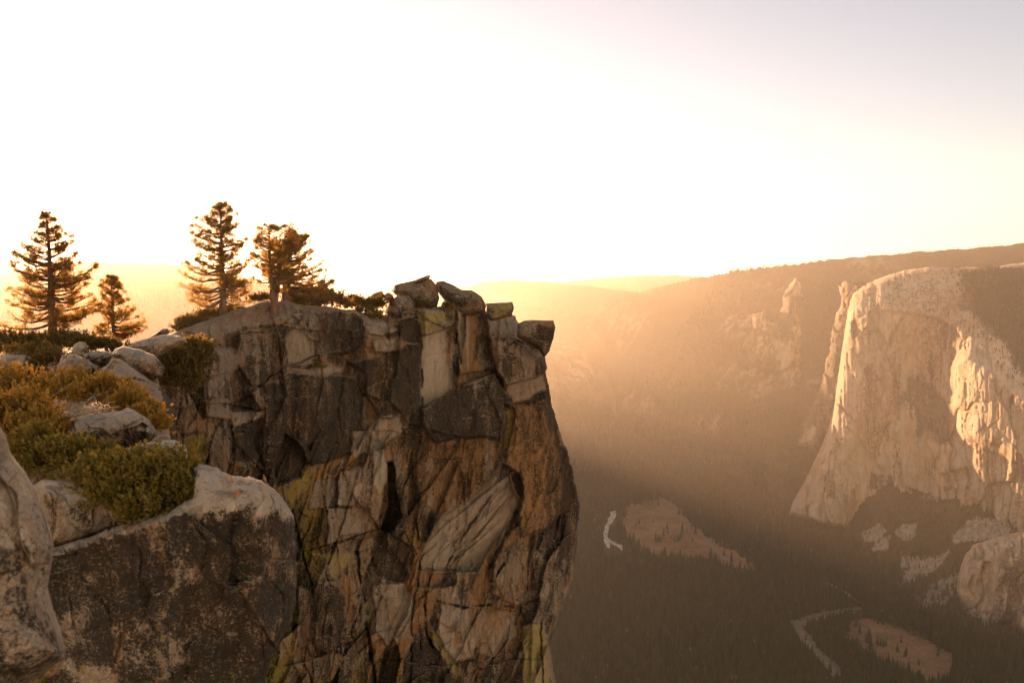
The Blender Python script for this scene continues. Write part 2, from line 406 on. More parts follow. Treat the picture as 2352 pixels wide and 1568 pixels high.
# polygon, offset m (minus = towards the camera), tilt x, tilt y (m across), softness px, dark, orange, lichen, light  (None = leave)
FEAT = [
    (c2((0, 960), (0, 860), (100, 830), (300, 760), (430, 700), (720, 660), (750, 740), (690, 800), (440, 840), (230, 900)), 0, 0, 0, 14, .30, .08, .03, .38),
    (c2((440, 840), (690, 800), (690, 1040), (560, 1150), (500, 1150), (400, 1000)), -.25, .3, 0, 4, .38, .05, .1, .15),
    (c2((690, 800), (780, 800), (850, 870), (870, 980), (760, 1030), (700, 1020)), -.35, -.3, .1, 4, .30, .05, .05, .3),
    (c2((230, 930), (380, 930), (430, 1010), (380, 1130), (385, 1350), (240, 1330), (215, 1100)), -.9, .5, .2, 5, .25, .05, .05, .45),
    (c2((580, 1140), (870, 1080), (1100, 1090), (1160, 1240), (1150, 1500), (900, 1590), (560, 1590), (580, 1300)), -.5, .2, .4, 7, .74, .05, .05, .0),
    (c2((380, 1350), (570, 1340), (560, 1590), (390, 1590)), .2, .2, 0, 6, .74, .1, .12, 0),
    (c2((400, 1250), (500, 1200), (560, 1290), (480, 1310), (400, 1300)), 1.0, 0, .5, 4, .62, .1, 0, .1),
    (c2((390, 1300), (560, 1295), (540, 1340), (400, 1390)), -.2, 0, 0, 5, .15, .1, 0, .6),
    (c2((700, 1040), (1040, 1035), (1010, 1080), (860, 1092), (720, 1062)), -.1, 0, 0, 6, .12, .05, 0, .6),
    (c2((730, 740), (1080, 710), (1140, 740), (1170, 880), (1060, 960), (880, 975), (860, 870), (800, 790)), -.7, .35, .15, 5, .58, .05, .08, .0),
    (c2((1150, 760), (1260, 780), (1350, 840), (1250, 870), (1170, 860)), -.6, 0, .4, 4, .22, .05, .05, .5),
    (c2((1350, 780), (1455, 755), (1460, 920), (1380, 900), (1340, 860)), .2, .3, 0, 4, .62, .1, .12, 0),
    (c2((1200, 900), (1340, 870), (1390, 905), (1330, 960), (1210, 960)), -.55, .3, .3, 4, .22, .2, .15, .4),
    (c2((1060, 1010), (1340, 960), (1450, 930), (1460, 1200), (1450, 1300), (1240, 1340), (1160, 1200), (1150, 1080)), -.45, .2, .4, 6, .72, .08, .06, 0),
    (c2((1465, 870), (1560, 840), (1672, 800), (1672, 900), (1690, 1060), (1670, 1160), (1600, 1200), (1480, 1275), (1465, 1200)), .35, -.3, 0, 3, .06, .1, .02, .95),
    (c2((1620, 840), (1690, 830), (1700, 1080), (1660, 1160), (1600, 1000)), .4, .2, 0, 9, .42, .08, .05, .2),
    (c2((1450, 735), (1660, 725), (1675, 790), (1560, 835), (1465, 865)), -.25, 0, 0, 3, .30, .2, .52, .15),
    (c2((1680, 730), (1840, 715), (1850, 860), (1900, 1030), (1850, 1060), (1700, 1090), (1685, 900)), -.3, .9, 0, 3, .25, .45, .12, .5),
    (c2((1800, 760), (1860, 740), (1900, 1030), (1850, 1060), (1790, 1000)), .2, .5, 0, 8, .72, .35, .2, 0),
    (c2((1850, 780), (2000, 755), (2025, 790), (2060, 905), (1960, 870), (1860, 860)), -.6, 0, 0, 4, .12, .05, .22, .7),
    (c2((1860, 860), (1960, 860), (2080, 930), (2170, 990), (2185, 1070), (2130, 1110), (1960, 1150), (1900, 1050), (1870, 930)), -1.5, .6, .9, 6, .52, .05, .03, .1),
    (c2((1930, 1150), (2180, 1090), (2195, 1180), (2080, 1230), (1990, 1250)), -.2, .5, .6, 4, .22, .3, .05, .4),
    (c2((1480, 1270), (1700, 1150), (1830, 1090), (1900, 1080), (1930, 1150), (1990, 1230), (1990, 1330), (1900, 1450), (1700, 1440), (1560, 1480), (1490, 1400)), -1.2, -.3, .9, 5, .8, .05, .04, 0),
    (c2((1160, 1340), (1300, 1330), (1420, 1310), (1400, 1400), (1260, 1500), (1190, 1440)), .35, .2, .2, 3, .2, .25, .12, .5),
    (c2((1080, 1400), (1155, 1400), (1160, 1520), (1100, 1560), (1075, 1500)), -.25, .2, .1, 3, .12, .15, .05, .65),
    (c5((1240, 380), (1560, 350), (1700, 360), (1680, 470), (1560, 620), (1390, 740), (1290, 700), (1240, 500)), .3, .3, -.4, 6, .5, .5, .06, .1),
    (c5((1280, 910), (1390, 740), (1560, 620), (1690, 490), (1770, 530), (1780, 640), (1700, 800), (1620, 900), (1560, 1010), (1400, 1010), (1270, 1000)), 1.3, -1.2, .4, 4, .16, .18, .03, .5),
    (c5((1760, 190), (1900, 160), (1960, 300), (2010, 480), (2020, 700), (1900, 800), (1780, 840), (1760, 640), (1700, 480), (1740, 300)), -.5, .8, 0, 6, .45, .85, .1, .1),
    (c5((1700, 480), (1780, 520), (1800, 640), (1760, 740), (1720, 830), (1690, 850), (1770, 640)), 1.0, 0, 0, 4, .7, .2, 0, 0),
    (c5((1900, 160), (1960, 300), (2050, 600), (2070, 680), (2030, 900), (1960, 1000), (2010, 700), (1990, 480)), .2, .6, 0, 8, .66, .35, .06, 0),
    (c5((1110, 470), (1145, 470), (1165, 650), (1185, 740), (1130, 840), (1085, 800), (1115, 700), (1120, 600)), 3.2, 0, 0, 4, .85, 0, 0, 0),
    (c5((1040, 400), (1100, 410), (1112, 480), (1115, 560), (1080, 640), (1040, 560)), -.5, .3, 0, 3, .02, .1, 0, .95),
    (c5((870, 520), (980, 480), (990, 600), (960, 680), (870, 680)), -.4, .3, .1, 3, .15, .15, .06, .6),
    (c5((760, 560), (860, 540), (860, 680), (720, 700)), -.1, .3, 0, 3, .28, .1, .08, .4),
    (c5((820, 690), (905, 690), (900, 780), (850, 880), (815, 880)), -.45, .35, 0, 3, .18, .1, .1, .5),
    (c5((905, 690), (1030, 690), (1000, 820), (870, 830)), -.1, .3, .2, 3, .25, .1, .08, .4),
    (c5((1030, 830), (1130, 820), (1250, 900), (1240, 1000), (1180, 1080), (1080, 1030), (1050, 950)), .4, .4, 0, 5, .72, .25, .05, .05),
    (c5((760, 1060), (850, 1060), (910, 1130), (915, 1250), (860, 1380), (760, 1400), (740, 1200)), -.8, .5, .3, 4, .6, .05, .05, 0),
    (c5((670, 1090), (740, 1100), (760, 1220), (740, 1380), (670, 1380)), -.3, .2, .1, 4, .35, .1, .05, .15),
    (c5((1040, 1080), (1200, 1060), (1250, 1150), (1230, 1340), (1130, 1400), (1060, 1300)), -.3, .4, .1, 5, .22, .12, .06, .45),
    (c5((1380, 1180), (1520, 1190), (1540, 1300), (1550, 1440), (1450, 1480), (1340, 1380), (1370, 1270)), -.4, .5, .1, 4, .12, .08, .1, .6),
    (c5((1550, 1180), (1620, 1200), (1740, 1210), (1760, 1330), (1640, 1440), (1560, 1420)), .1, .4, 0, 4, .25, .28, .05, .35),
    (c5((1640, 930), (1760, 900), (1850, 900), (1960, 1010), (1900, 1140), (1760, 1180), (1640, 1120)), -.2, .6, .3, 6, .42, .1, .05, .3),
    (c5((1790, 1280), (1880, 1260), (1920, 1400), (1945, 1590), (1790, 1590)), -.5, .3, 0, 4, .15, .15, .5, .55),
    (c5((1780, 1180), (1900, 1160), (1970, 1080), (2030, 960), (1980, 1200), (1900, 1280), (1800, 1260)), .3, .4, 0, 5, .55, .1, .3, .1),
    (c5((1640, 1440), (1760, 1400), (1790, 1590), (1560, 1590), (1560, 1500)), .2, .2, .2, 5, .6, .15, .1, .05),
    (c5((1320, 1250), (1370, 1330), (1420, 1420), (1490, 1500), (1450, 1570), (1400, 1450), (1340, 1350)), 0, 0, 0, 7, .2, .1, .62, .3),
    (c5((940, 1300), (1010, 1290), (1010, 1568), (940, 1568)), .3, .2, 0, 6, .5, .1, .45, 0),
    (c5((760, 930), (960, 900), (940, 960), (860, 1050), (830, 1040), (820, 970)), -.1, 0, 0, 9, .15, .05, .50, .4),
    (c5((90, 330), (210, 320), (190, 470), (110, 450)), .3, 0, 0, 9, .4, .1, .6, .05),
    (c5((600, 620), (690, 520), (715, 470), (690, 600), (640, 700)), -.3, 0, 0, 7, .3, .05, .6, .05),
    (c5((600, 320), (690, 400), (715, 470), (680, 540), (560, 580), (550, 470)), .8, -.8, .4, 4, .9, 0, 0, 0),
    (c5((1700, 180), (1750, 200), (1730, 330), (1690, 420)), 0, 0, 0, 8, .45, .35, .55, 0),
]
CRACKS = [(c2((1462, 740), (1468, 1000), (1476, 1270)), 3, .5), (c2((1676, 730), (1682, 900), (1692, 1080)), 3, .5), (c2((1480, 1270), (1700, 1150), (1900, 1075)), 3, .6),
          (c2((690, 800), (695, 940), (700, 1030)), 2.5, .35), (c2((870, 990), (1060, 960), (1180, 890)), 3, .5), (c2((560, 1150), (700, 1040), (860, 990)), 3, .35),
          (c2((1890, 1060), (1940, 1160), (1990, 1240)), 3, .5), (c2((440, 850), (560, 850), (690, 810)), 2, .2), (c5((1280, 190), (1290, 320), (1240, 500), (1260, 720)), 3, .5),
          (c5((1400, 1000), (1500, 820), (1640, 620), (1700, 480)), 3, .5), (c5((1440, 1010), (1560, 830), (1720, 640)), 2, .3), (c5((1610, 1010), (1700, 850), (1780, 740)), 4, .8),
          (c5((1880, 1270), (1886, 1400), (1892, 1580)), 2.5, .6), (c5((1360, 1160), (1480, 1190), (1620, 1170), (1760, 1190)), 3, .5), (c5((1260, 740), (1280, 1000), (1240, 1200), (1230, 1560)), 3, .5),
          (c5((970, 900), (980, 1080), (1010, 1200), (1030, 1400), (1050, 1568)), 4, .9), (c5((740, 900), (860, 870), (1000, 820), (1110, 800)), 3, .4), (c5((640, 700), (700, 950), (740, 1080)), 3.5, .6),
          (c5((1300, 1180), (1310, 1330), (1370, 1450)), 4, .8), (c5((1640, 1060), (1700, 960), (1720, 900)), 4, .8), (c5((340, 290), (350, 400), (320, 520)), 3, .4),
          (c2((230, 1100), (385, 1090)), 2.2, .2), (c2((235, 1230), (380, 1215)), 2.2, .25), (c2((860, 870), (1000, 900), (1150, 880)), 2.2, .25)]
HD = {}
def head_depth(X, Y, sd):
    xb = np.array([300, 450, 600, 800, 1000, 1150, 1250, 1340]); db = np.array([38, 41, 46, 52, 56, 59, 61.5, 66.])
    dbot = np.interp(X, xb, db)
    A = np.full(X.shape, 4.)
    A += 9 * fbm(X / 120, Y / 90, 0, 300, 3)
    for poly, ang, soft in [(FEAT[0][0], 60, 12), (c2((1080, 690), (1250, 720), (1440, 740), (1460, 760), (1330, 800), (1160, 775), (1090, 725)), 64, 8),
                            (FEAT[8][0], 58, 5), (FEAT[7][0], 45, 5), (FEAT[10][0], 40, 5), (FEAT[19][0], 58, 7), (c2((1860, 860), (1960, 860), (2080, 930), (2150, 985), (2050, 985), (1900, 930)), 50, 8),
                            (c2((1700, 1150), (1830, 1085), (1910, 1085), (1900, 1140), (1750, 1190)), 45, 6), (c2((230, 925), (380, 925), (420, 985), (230, 985)), 48, 6),
                            (c2((1000, 1080), (1140, 1090), (1130, 1150), (930, 1150)), 40, 8), (c2((430, 835), (560, 800), (690, 800), (690, 850), (440, 870)), 48, 8),
                            (c2((730, 735), (1080, 705), (1120, 735), (800, 775)), 50, 6), (c2((1680, 715), (1840, 705), (1840, 735), (1680, 745)), 50, 5)]:
        A = A + (ang - A) * pm(poly, X, Y, soft)
    d = slope_depth(X, Y, dbot, A)
    lx = (X - 800) * 54 / FPX; ly = (Y - 1000) * 54 / FPX
    wx = .28 * fbm(lx * .4, ly * .4, 0, 11, 3); wy = .4 * fbm(lx * .4, ly * .4, 4, 21, 3)
    WX = X + 6 * fbm(X / 36, Y / 36, 0, 77, 4, .6); WY = Y + 6 * fbm(X / 36, Y / 36, 3, 87, 4, .6)
    ax, ay = lx + wx, ly + wy
    top0 = pm(FEAT[0][0], X, Y, 10)
    rel = facets(ax * .28, ay * .12, 41, 2.3, 1.2, .0, .02)
    rel += facets(ax * .75, ay * .17 + .08 * ax, 42, 1.0, .7, .0, .03)
    rel += facets(ax * 1.6 + .15 * ay, ay * .42, 43, .40, .42, .0, .04)
    rel += facets(ax * .16, ay * .50 + .05 * ax, 91, .8, .7, .0, .02)
    rel += facets(ax * 4.2, ay * 1.5, 44, .13, .18, .0, .05)
    rel += facets(ax * 9.5, ay * 5.5 + ax, 47, .05, .10, .0, .05)
    rel += .12 * fbm(ax * 1.6, ay * .8, lx * 0, 45, 5) + .07 * fbm(ax * 6., ay * 2.5, lx * 0, 46, 4)
    rel += top0 * facets(lx * .22 + .1 * ly, ly * 1.2, 95, .7, .6, .0, .03)
    low = sstep(960, 1060, Y)                       # the lower wall is more broken and foliated
    dg = pm(FEAT[26][0], WX, WY, 10)
    u = (lx * .72 + ly * .72); v = (lx * .72 - ly * .72)
    rel = rel * (1 - .4 * low) + low * (facets(ax * .70 + .25 * ay, ay * .15, 58, 1.5, 1.2, .0, .018) + facets(ax * 1.6 + .5 * ay, ay * .34, 59, .5, .6, .0, .03) + facets(ax * 4. + 1.1 * ay, ay * .9, 57, .16, .2, .0, .03))
    fol = facets(u * 1.5 + .4 * wx, v * .16, 49, .5, .7, .0, .03) + facets(u * 3.6, v * .4, 50, .16, .3, .05, .04) + .08 * fbm(u * 4, v * .8, 0, 51, 4)
    rel = rel * (1 - .75 * dg) + dg * fol
    keep = np.ones(X.shape)
    off = np.zeros(X.shape)
    for poly, o_, tx, ty, soft, *_ in FEAT:
        m = pm(poly, WX, WY, max(1.8, soft * .6))
        P = np.asarray(poly); c = P.mean(0); w = P.max(0) - P.min(0)
        loc = o_ + tx * (X - c[0]) / w[0] + ty * (c[1] - Y) / w[1]
        off = off * (1 - m) + loc * m
        keep = np.minimum(keep, 1 - .42 * m)
    keep = keep * (1 - .75 * pm(FEAT[14][0], WX, WY, 3)) * (1 - .4 * pm(FEAT[0][0], X, Y, 10))
    d = d + rel * keep * sstep(0, 14, sd) + off * sstep(0, 8, sd)
    for pts, w, dep in CRACKS:
        d = d + 1.5 * dep * np.exp(-(line_dist(pts, WX, WY) / (.55 * w)) ** 2) * sstep(-.45, .1, fbm(X / 30, Y / 30, 1, 66, 3))
    d = d + 1.5 * roundoff(sd, 15) * sstep(1640, 1500, Y)
    HD['X'], HD['Y'], HD['d'] = X, Y, d
    return d

def head_masks(X, Y, sd, fr):
    WX = X + 6 * fbm(X / 36, Y / 36, 0, 77, 4, .6); WY = Y + 6 * fbm(X / 36, Y / 36, 3, 87, 4, .6)
    lx = (X - 800) * 54 / FPX; ly = (Y - 1000) * 54 / FPX
    n = fbm(lx * .35, ly * .22, 0, 201, 4); n2 = fbm(lx * 1.1, ly * .35, 0, 211, 4); n3 = fbm(lx * .5, ly * .3, 0, 221, 4)
    wx = .28 * fbm(lx * .4, ly * .4, 0, 11, 3); wy = .4 * fbm(lx * .4, ly * .4, 4, 21, 3); ax, ay = lx + wx, ly + wy
    c1_ = wor2(ax * .75, ay * .17 + .08 * ax, 42)[4:]; c2_ = wor2(ax * 1.6 + .15 * ay, ay * .42, 43)[4:]; c3_ = wor2(ax * .70 + .25 * ay, ay * .15, 58)[4:]; c4_ = wor2(ax * 1.6 + .5 * ay, ay * .34, 59)[4:]
    low = sstep(960, 1060, Y)
    cell = [(1 - low) * (.6 * a + .4 * b) + low * (.55 * c + .45 * e) - .5 for a, b, c, e in zip(c1_, c2_, c3_, c4_)]
    mk = np.zeros(X.shape + (4,))
    mk[..., 0] = .45 + .40 * n + .60 * cell[0]
    mk[..., 1] = .32 + .50 * n2 + .65 * cell[1]
    mk[..., 2] = .14 + .10 * low + .45 * n3 + .25 * cell[2]
    mk[..., 3] = .20 + .85 * cell[2] + .25 * n2
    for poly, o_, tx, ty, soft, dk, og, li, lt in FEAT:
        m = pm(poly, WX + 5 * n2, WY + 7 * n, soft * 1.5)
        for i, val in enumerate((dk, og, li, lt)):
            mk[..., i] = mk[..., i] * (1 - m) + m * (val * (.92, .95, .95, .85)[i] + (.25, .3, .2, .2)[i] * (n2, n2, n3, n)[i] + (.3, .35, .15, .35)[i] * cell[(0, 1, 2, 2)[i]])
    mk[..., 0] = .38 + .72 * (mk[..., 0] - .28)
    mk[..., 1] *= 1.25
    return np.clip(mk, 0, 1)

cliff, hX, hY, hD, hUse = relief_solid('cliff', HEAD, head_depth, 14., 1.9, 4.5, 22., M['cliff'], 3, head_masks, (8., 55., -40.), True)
tag(cliff, 'brown fractured granite headland cliff with pale slab and dark lichen stains', kind='structure')

def hd(x, y):
    j = int(np.clip(round((x - hX[0, 0]) / (hX[0, 1] - hX[0, 0])), 0, hX.shape[1] - 1))
    i = int(np.clip(round((y - hY[0, 0]) / (hY[1, 0] - hY[0, 0])), 0, hX.shape[0] - 1))
    k = i
    while k < hX.shape[0] - 1 and not hUse[k, j]: k += 1
    return float(hD[k, j])

# ------------------------------------------------------------------ boulders and slabs on the headland crest
boulder('boulder', c2((1300, 610), (1320, 575), (1430, 545), (1480, 530), (1530, 540), (1555, 570), (1575, 650), (1552, 720), (1480, 740), (1430, 730), (1390, 650), (1340, 640)), 60, 1.5, 401,
        'tall pointed brown boulder at the highest point of the headland, under a thin capping slab', 'cliff', .26, .3, .1, .1, top_light=.15)
boulder('rock_slab', c2((1418, 560), (1450, 538), (1508, 517), (1527, 521), (1516, 541), (1440, 566)), 59.4, .5, 402,
        'thin flat rock slab lying on the very top of the tall pointed boulder', 'cliff', .4, .05, .05, .1, cat='rock', rough=.7)
boulder('boulder', c2((1553, 555), (1600, 550), (1660, 575), (1700, 600), (1760, 605), (1815, 640), (1841, 690), (1836, 730), (1740, 752), (1690, 755), (1640, 720), (1605, 670), (1575, 630), (1558, 590)), 60.3, 1.5, 403,
        'long smooth dark boulder leaning to the right beside the tall pointed boulder', 'cliff', .34, .2, .03, .05, top_light=.1)
boulder('boulder', c2((1258, 725), (1300, 670), (1340, 632), (1400, 636), (1440, 690), (1446, 755), (1380, 785), (1270, 780)), 58.6, 1.2, 404,
        'pale rounded boulder in front of the foot of the tall pointed boulder', 'cliff', .36, .05, .08, .1, top_light=.15)
boulder('boulder', c2((1150, 665), (1200, 620), (1245, 608), (1268, 640), (1235, 672)), 60.5, .7, 405,
        'low grey boulder on the crest left of the tall pointed boulder, between two green shrubs', 'cliff', .3, .05, .05, .2, rough=.9)
boulder('boulder', c2((1246, 640), (1282, 614), (1312, 636), (1320, 660), (1270, 664)), 60.8, .5, 406,
        'small grey boulder wedged against the left side of the tall pointed boulder', 'cliff', .35, .05, .05, .2, rough=.7)
boulder('rock_block', c2((1838, 680), (1990, 671), (1999, 700), (1991, 750), (1870, 782), (1845, 750)), 60.8, 1.0, 407,
        'square rock block with yellow lichen right of the long dark leaning boulder', 'cliff', .38, .15, .5, .25, cat='rock', flat=1.2)
boulder('rock_ledge', c2((2022, 795), (2060, 780), (2090, 775), (2225, 777), (2238, 815), (2226, 880), (2206, 950), (2172, 988), (2140, 945), (2070, 905), (2015, 868)), 61.5, 1.3, 408,
        'overhanging brown rock ledge with a flat top jutting out at the tip of the headland', 'cliff', .45, .5, .08, .2, cat='ledge', flat=.8, top_light=.6)
boulder('boulder', c2((1540, 715), (1570, 695), (1640, 690), (1668, 712), (1665, 745), (1560, 748)), 59.2, .5, 409,
        'small pale boulder in the gap below the two leaning summit boulders', 'cliff', .2, .2, .05, .4, rough=.7)
boulder('rock_slab', c1((1175, 1265), (1255, 1222), (1320, 1176), (1368, 1174), (1388, 1207), (1300, 1262)), 47, .6, 410,
        'dark wedge of rock lying on the left skyline of the headland, right of the small pine', 'cliff', .5, .05, .02, .1, cat='rock', rough=.7)
boulder('boulder', c1((1420, 1200), (1440, 1165), (1500, 1148), (1560, 1160), (1540, 1215)), 48, .5, 411,
        'small dark boulder half hidden by the low mat shrub under the tall pine', 'cliff', .55, .05, .02, .05, rough=.7)

# ------------------------------------------------------------------ left foreground: ground, ledge and boulders
def ground_depth(X, Y, sd):
    y = np.array([760, 780, 830, 870, 950, 1030, 1110, 1200]); d = np.array([56, 48, 32, 24.5, 14, 10.4, 8.7, 8.0])
    dd = np.exp(np.polyval(np.polyfit((y - 900) / 200, np.log(d), 4), (Y - 900) / 200))
    return dd * (1 + .035 * fbm(X / 40, Y / 25, 0, 500, 4)) + dd * .04 * roundoff(sd, 25)
def ground_masks(X, Y, sd, fr):
    mk = np.zeros(X.shape + (4,)); n = fbm(X / 30, Y / 20, 0, 510, 4)
    mk[..., 0] = .35 + .4 * n; mk[..., 1] = .5; mk[..., 3] = .1; return np.clip(mk, 0, 1)
g = relief_solid('ground', [(-160, 775), (0, 778), (130, 775), (260, 790), (330, 800), (352, 830), (372, 900), (392, 1010), (440, 1080), (455, 1190), (-160, 1200)], ground_depth, 3., 4., 3., 30., M['boulder'], 20, ground_masks)
tag(g, 'rocky brown ground sloping back from the foreground ledge', kind='structure')

LEDGE = [(104, 1262), (200, 1232), (300, 1198), (380, 1172), (436, 1140), (440, 1072), (455, 1060), (490, 1072), (530, 1090), (575, 1095), (620, 1113), (645, 1135), (662, 1160), (675, 1190),
         (681, 1260), (680, 1380), (670, 1430), (640, 1480), (612, 1540), (600, 1660), (20, 1660), (60, 1400)]
def ledge_depth(X, Y, sd):
    edge = np.interp(X, [60, 118, 200, 300, 380, 440, 520, 600, 640, 675, 690], [1275, 1262, 1240, 1210, 1190, 1176, 1170, 1168, 1168, 1184, 1200])
    edge = edge + 5 * fbm(X / 26, Y * 0, 0, 610, 3)
    A = np.where(Y < edge, 66., 3.)
    A = -5 + 71 * sstep(edge + 10, edge - 7, Y) + 10 * fbm(X / 60, Y / 50, 0, 611, 3)
    A = A - 10 * sstep(1400, 1560, Y)
    dbot = np.interp(X, [0, 120, 400, 600, 690], [7.1, 6.9, 6.6, 6.75, 7.3])
    d = slope_depth(X, Y, dbot, A)
    lx, ly = (X - 400) * 6.9 / FPX, (Y - 1350) * 6.9 / FPX
    wx = .15 * fbm(lx * 1.6, ly * 1.6, 0, 612, 3)
    rel = facets((lx + wx) * 1.1, (ly + wx) * 1.1, 61, .16, .2, .0, .05) + facets((lx + wx) * 4, (ly + wx) * 3.5, 62, .04, .06, .0, .06)
    rel += .10 * fbm(lx * 2.2, ly * 2.2, 0, 63, 7, .58)
    lowtop = sstep(edge, edge - 15, Y)
    return d + rel * sstep(0, 12, sd) * (1 - .6 * lowtop) + .55 * roundoff(sd, 24)
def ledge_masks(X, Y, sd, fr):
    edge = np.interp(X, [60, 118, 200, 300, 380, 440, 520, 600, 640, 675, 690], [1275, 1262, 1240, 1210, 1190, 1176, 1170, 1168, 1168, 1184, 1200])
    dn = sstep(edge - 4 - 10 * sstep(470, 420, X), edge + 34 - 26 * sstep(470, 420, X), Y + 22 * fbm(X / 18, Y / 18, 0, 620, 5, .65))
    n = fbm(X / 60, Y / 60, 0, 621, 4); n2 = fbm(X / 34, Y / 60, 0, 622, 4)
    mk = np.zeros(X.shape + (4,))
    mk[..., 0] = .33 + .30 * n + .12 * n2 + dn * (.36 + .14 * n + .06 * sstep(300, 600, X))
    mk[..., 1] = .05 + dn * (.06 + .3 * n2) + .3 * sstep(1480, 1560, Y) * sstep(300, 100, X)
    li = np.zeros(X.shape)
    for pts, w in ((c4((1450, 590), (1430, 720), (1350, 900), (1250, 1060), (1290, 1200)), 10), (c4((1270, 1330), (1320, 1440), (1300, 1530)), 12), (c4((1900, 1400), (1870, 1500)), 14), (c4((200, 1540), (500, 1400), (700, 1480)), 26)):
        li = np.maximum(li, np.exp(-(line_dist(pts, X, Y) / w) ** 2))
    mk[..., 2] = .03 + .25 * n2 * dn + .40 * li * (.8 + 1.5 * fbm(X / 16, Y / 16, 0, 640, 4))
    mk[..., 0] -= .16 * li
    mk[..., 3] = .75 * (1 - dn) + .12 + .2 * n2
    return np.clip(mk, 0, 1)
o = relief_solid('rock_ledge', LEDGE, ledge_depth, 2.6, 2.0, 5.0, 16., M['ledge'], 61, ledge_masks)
tag(o, 'big foreground rock ledge with flat pale top and black lichen covered front face', 'ledge')
boulder('rock_slab', [(70, 1118), (100, 1100), (160, 1106), (260, 1112), (360, 1130), (440, 1150), (446, 1172), (380, 1182), (300, 1206), (200, 1240), (104, 1270), (92, 1190)], 7.35, .35, 420,
        'tan rock slab below the green shrub, resting on the dark foreground ledge', 'ledge', .22, .25, .1, .25, cat='rock', step=1.8)
boulder('rock_slab', [(215, 1075), (290, 1030), (340, 1015), (400, 1009), (425, 1022), (448, 1066), (464, 1110), (440, 1160), (300, 1160), (230, 1110)], 8.4, .5, 421,
        'smooth pale slab rising behind the green shrub on the foreground ledge', 'ledge', .08, .05, .03, .55, cat='rock', step=1.8)
boulder('boulder', c3((445, 800), (480, 740), (540, 690), (600, 650), (760, 620), (960, 600), (1020, 570), (1080, 598), (1180, 660), (1245, 740), (1252, 790), (1200, 840), (1050, 884), (900, 925), (760, 935), (640, 905), (520, 835)), 9.6, .62, 422,
        'large pale flat-topped boulder with a dark underside among the golden shrubs', 'ledge', .42, .25, .03, .2, step=1.6, top_light=.6)
boulder('rock_slab', c3((570, 950), (640, 920), (700, 913), (790, 920), (850, 940), (830, 1010), (620, 1010)), 9.0, .25, 423,
        'small pale slab under the large flat-topped boulder, just above the green shrub', 'ledge', .1, .05, .03, .5, cat='rock')
NEAR = [(-150, 940), (-40, 962), (0, 982), (12, 1000), (22, 1040), (55, 1082), (80, 1122), (102, 1180), (122, 1250), (119, 1290), (109, 1350), (120, 1395), (136, 1440), (151, 1490), (149, 1512), (104, 1545), (55, 1578), (10, 1640), (-150, 1680)]
boulder('boulder', NEAR, 3.0, .35, 424, 'big blurred grey boulder at the lower left corner, nearest of all the rocks', 'ledge', .26, .1, .06, .4, step=2.0, rough=3, amp=.55, top_light=.2, fs=1.6)
boulder('rock_slab', c3((735, 365), (820, 270), (900, 180), (960, 186), (1100, 280), (1280, 410), (1335, 480), (1405, 620), (1400, 900), (1250, 760), (1080, 640), (900, 520)), 21, 1.5, 425,
        'dark brown wedge-shaped slab sloping down to the right below the speckled rounded boulder', 'boulder', .55, .35, .08, .05, cat='rock', top_light=.3)
boulder('boulder', c3((880, 150), (920, 100), (985, 84), (1130, 108), (1240, 158), (1312, 250), (1295, 325), (1200, 360), (1080, 300), (960, 200)), 24, 1.3, 426,
        'large speckled rounded boulder left of the big dark shrub in the gully', 'boulder', .35, .1, .06, .25, top_light=.45)
boulder('boulder', c3((460, 240), (495, 150), (600, 145), (700, 190), (795, 252), (745, 345), (560, 360), (440, 350)), 23, 1.0, 427,
        'reddish flat-topped boulder in the sun glare, below the mushroom-shaped rock', 'boulder', .4, .4, .03, .2, top_light=.4)
boulder('rock', c3((575, 112), (590, 70), (630, 46), (682, 50), (706, 88), (690, 112), (668, 126), (672, 185), (550, 180)), 26, .6, 428,
        'mushroom-shaped pale rock standing among the rocks left of the small pine', 'boulder', .1, .15, .02, .5, cat='rock', rough=.8)
boulder('boulder', c3((655, 150), (720, 122), (850, 118), (895, 160), (860, 235), (790, 262), (700, 215)), 25.5, .8, 429,
        'speckled angular boulder between the mushroom-shaped rock and the large rounded boulder', 'boulder', .4, .15, .03, .2)
boulder('boulder', c3((-60, 210), (40, 150), (200, 148), (320, 188), (385, 250), (378, 330), (200, 330), (-60, 320)), 27, 1.2, 430,
        'wide flat-topped boulder at the left edge below the dark far shrubs', 'boulder', .45, .35, .02, .3, top_light=.5)
boulder('rock_slab', c3((100, 130), (160, 105), (250, 94), (302, 118), (296, 165), (140, 165)), 30, .6, 431,
        'low pale slab behind the wide flat-topped boulder at the left edge', 'boulder', .15, .2, .02, .4, cat='rock', rough=.8)
boulder('rock_slab', c3((985, 92), (1150, 22), (1300, -12), (1440, 0), (1490, 30), (1400, 90), (1300, 140), (1240, 175), (1120, 130)), 33, 1.3, 432,
        'long pale slab sloping up to the right behind the large speckled boulder', 'boulder', .12, .1, .02, .45, cat='rock')

# ------------------------------------------------------------------ tubes, leaves
def tube(V, F, pts, radii, k=6):
    pts = np.asarray(pts, float); b = len(V)
    n = len(pts)
    tan = np.gradient(pts, axis=0); tan /= np.linalg.norm(tan, axis=1)[:, None] + 1e-9
    ref = np.array([0, 0, 1.]) if abs(tan[0][2]) < .9 else np.array([1., 0, 0])
    for i in range(n):
        a = np.cross(tan[i], ref); a /= np.linalg.norm(a) + 1e-9; c = np.cross(tan[i], a)
        for j in range(k):
            w = 2 * math.pi * j / k
            V.append(pts[i] + radii[i] * (a * math.cos(w) + c * math.sin(w)))
    for i in range(n - 1):
        for j in range(k):
            F.append((b + i * k + j, b + i * k + (j + 1) % k, b + (i + 1) * k + (j + 1) % k, b + (i + 1) * k + j))

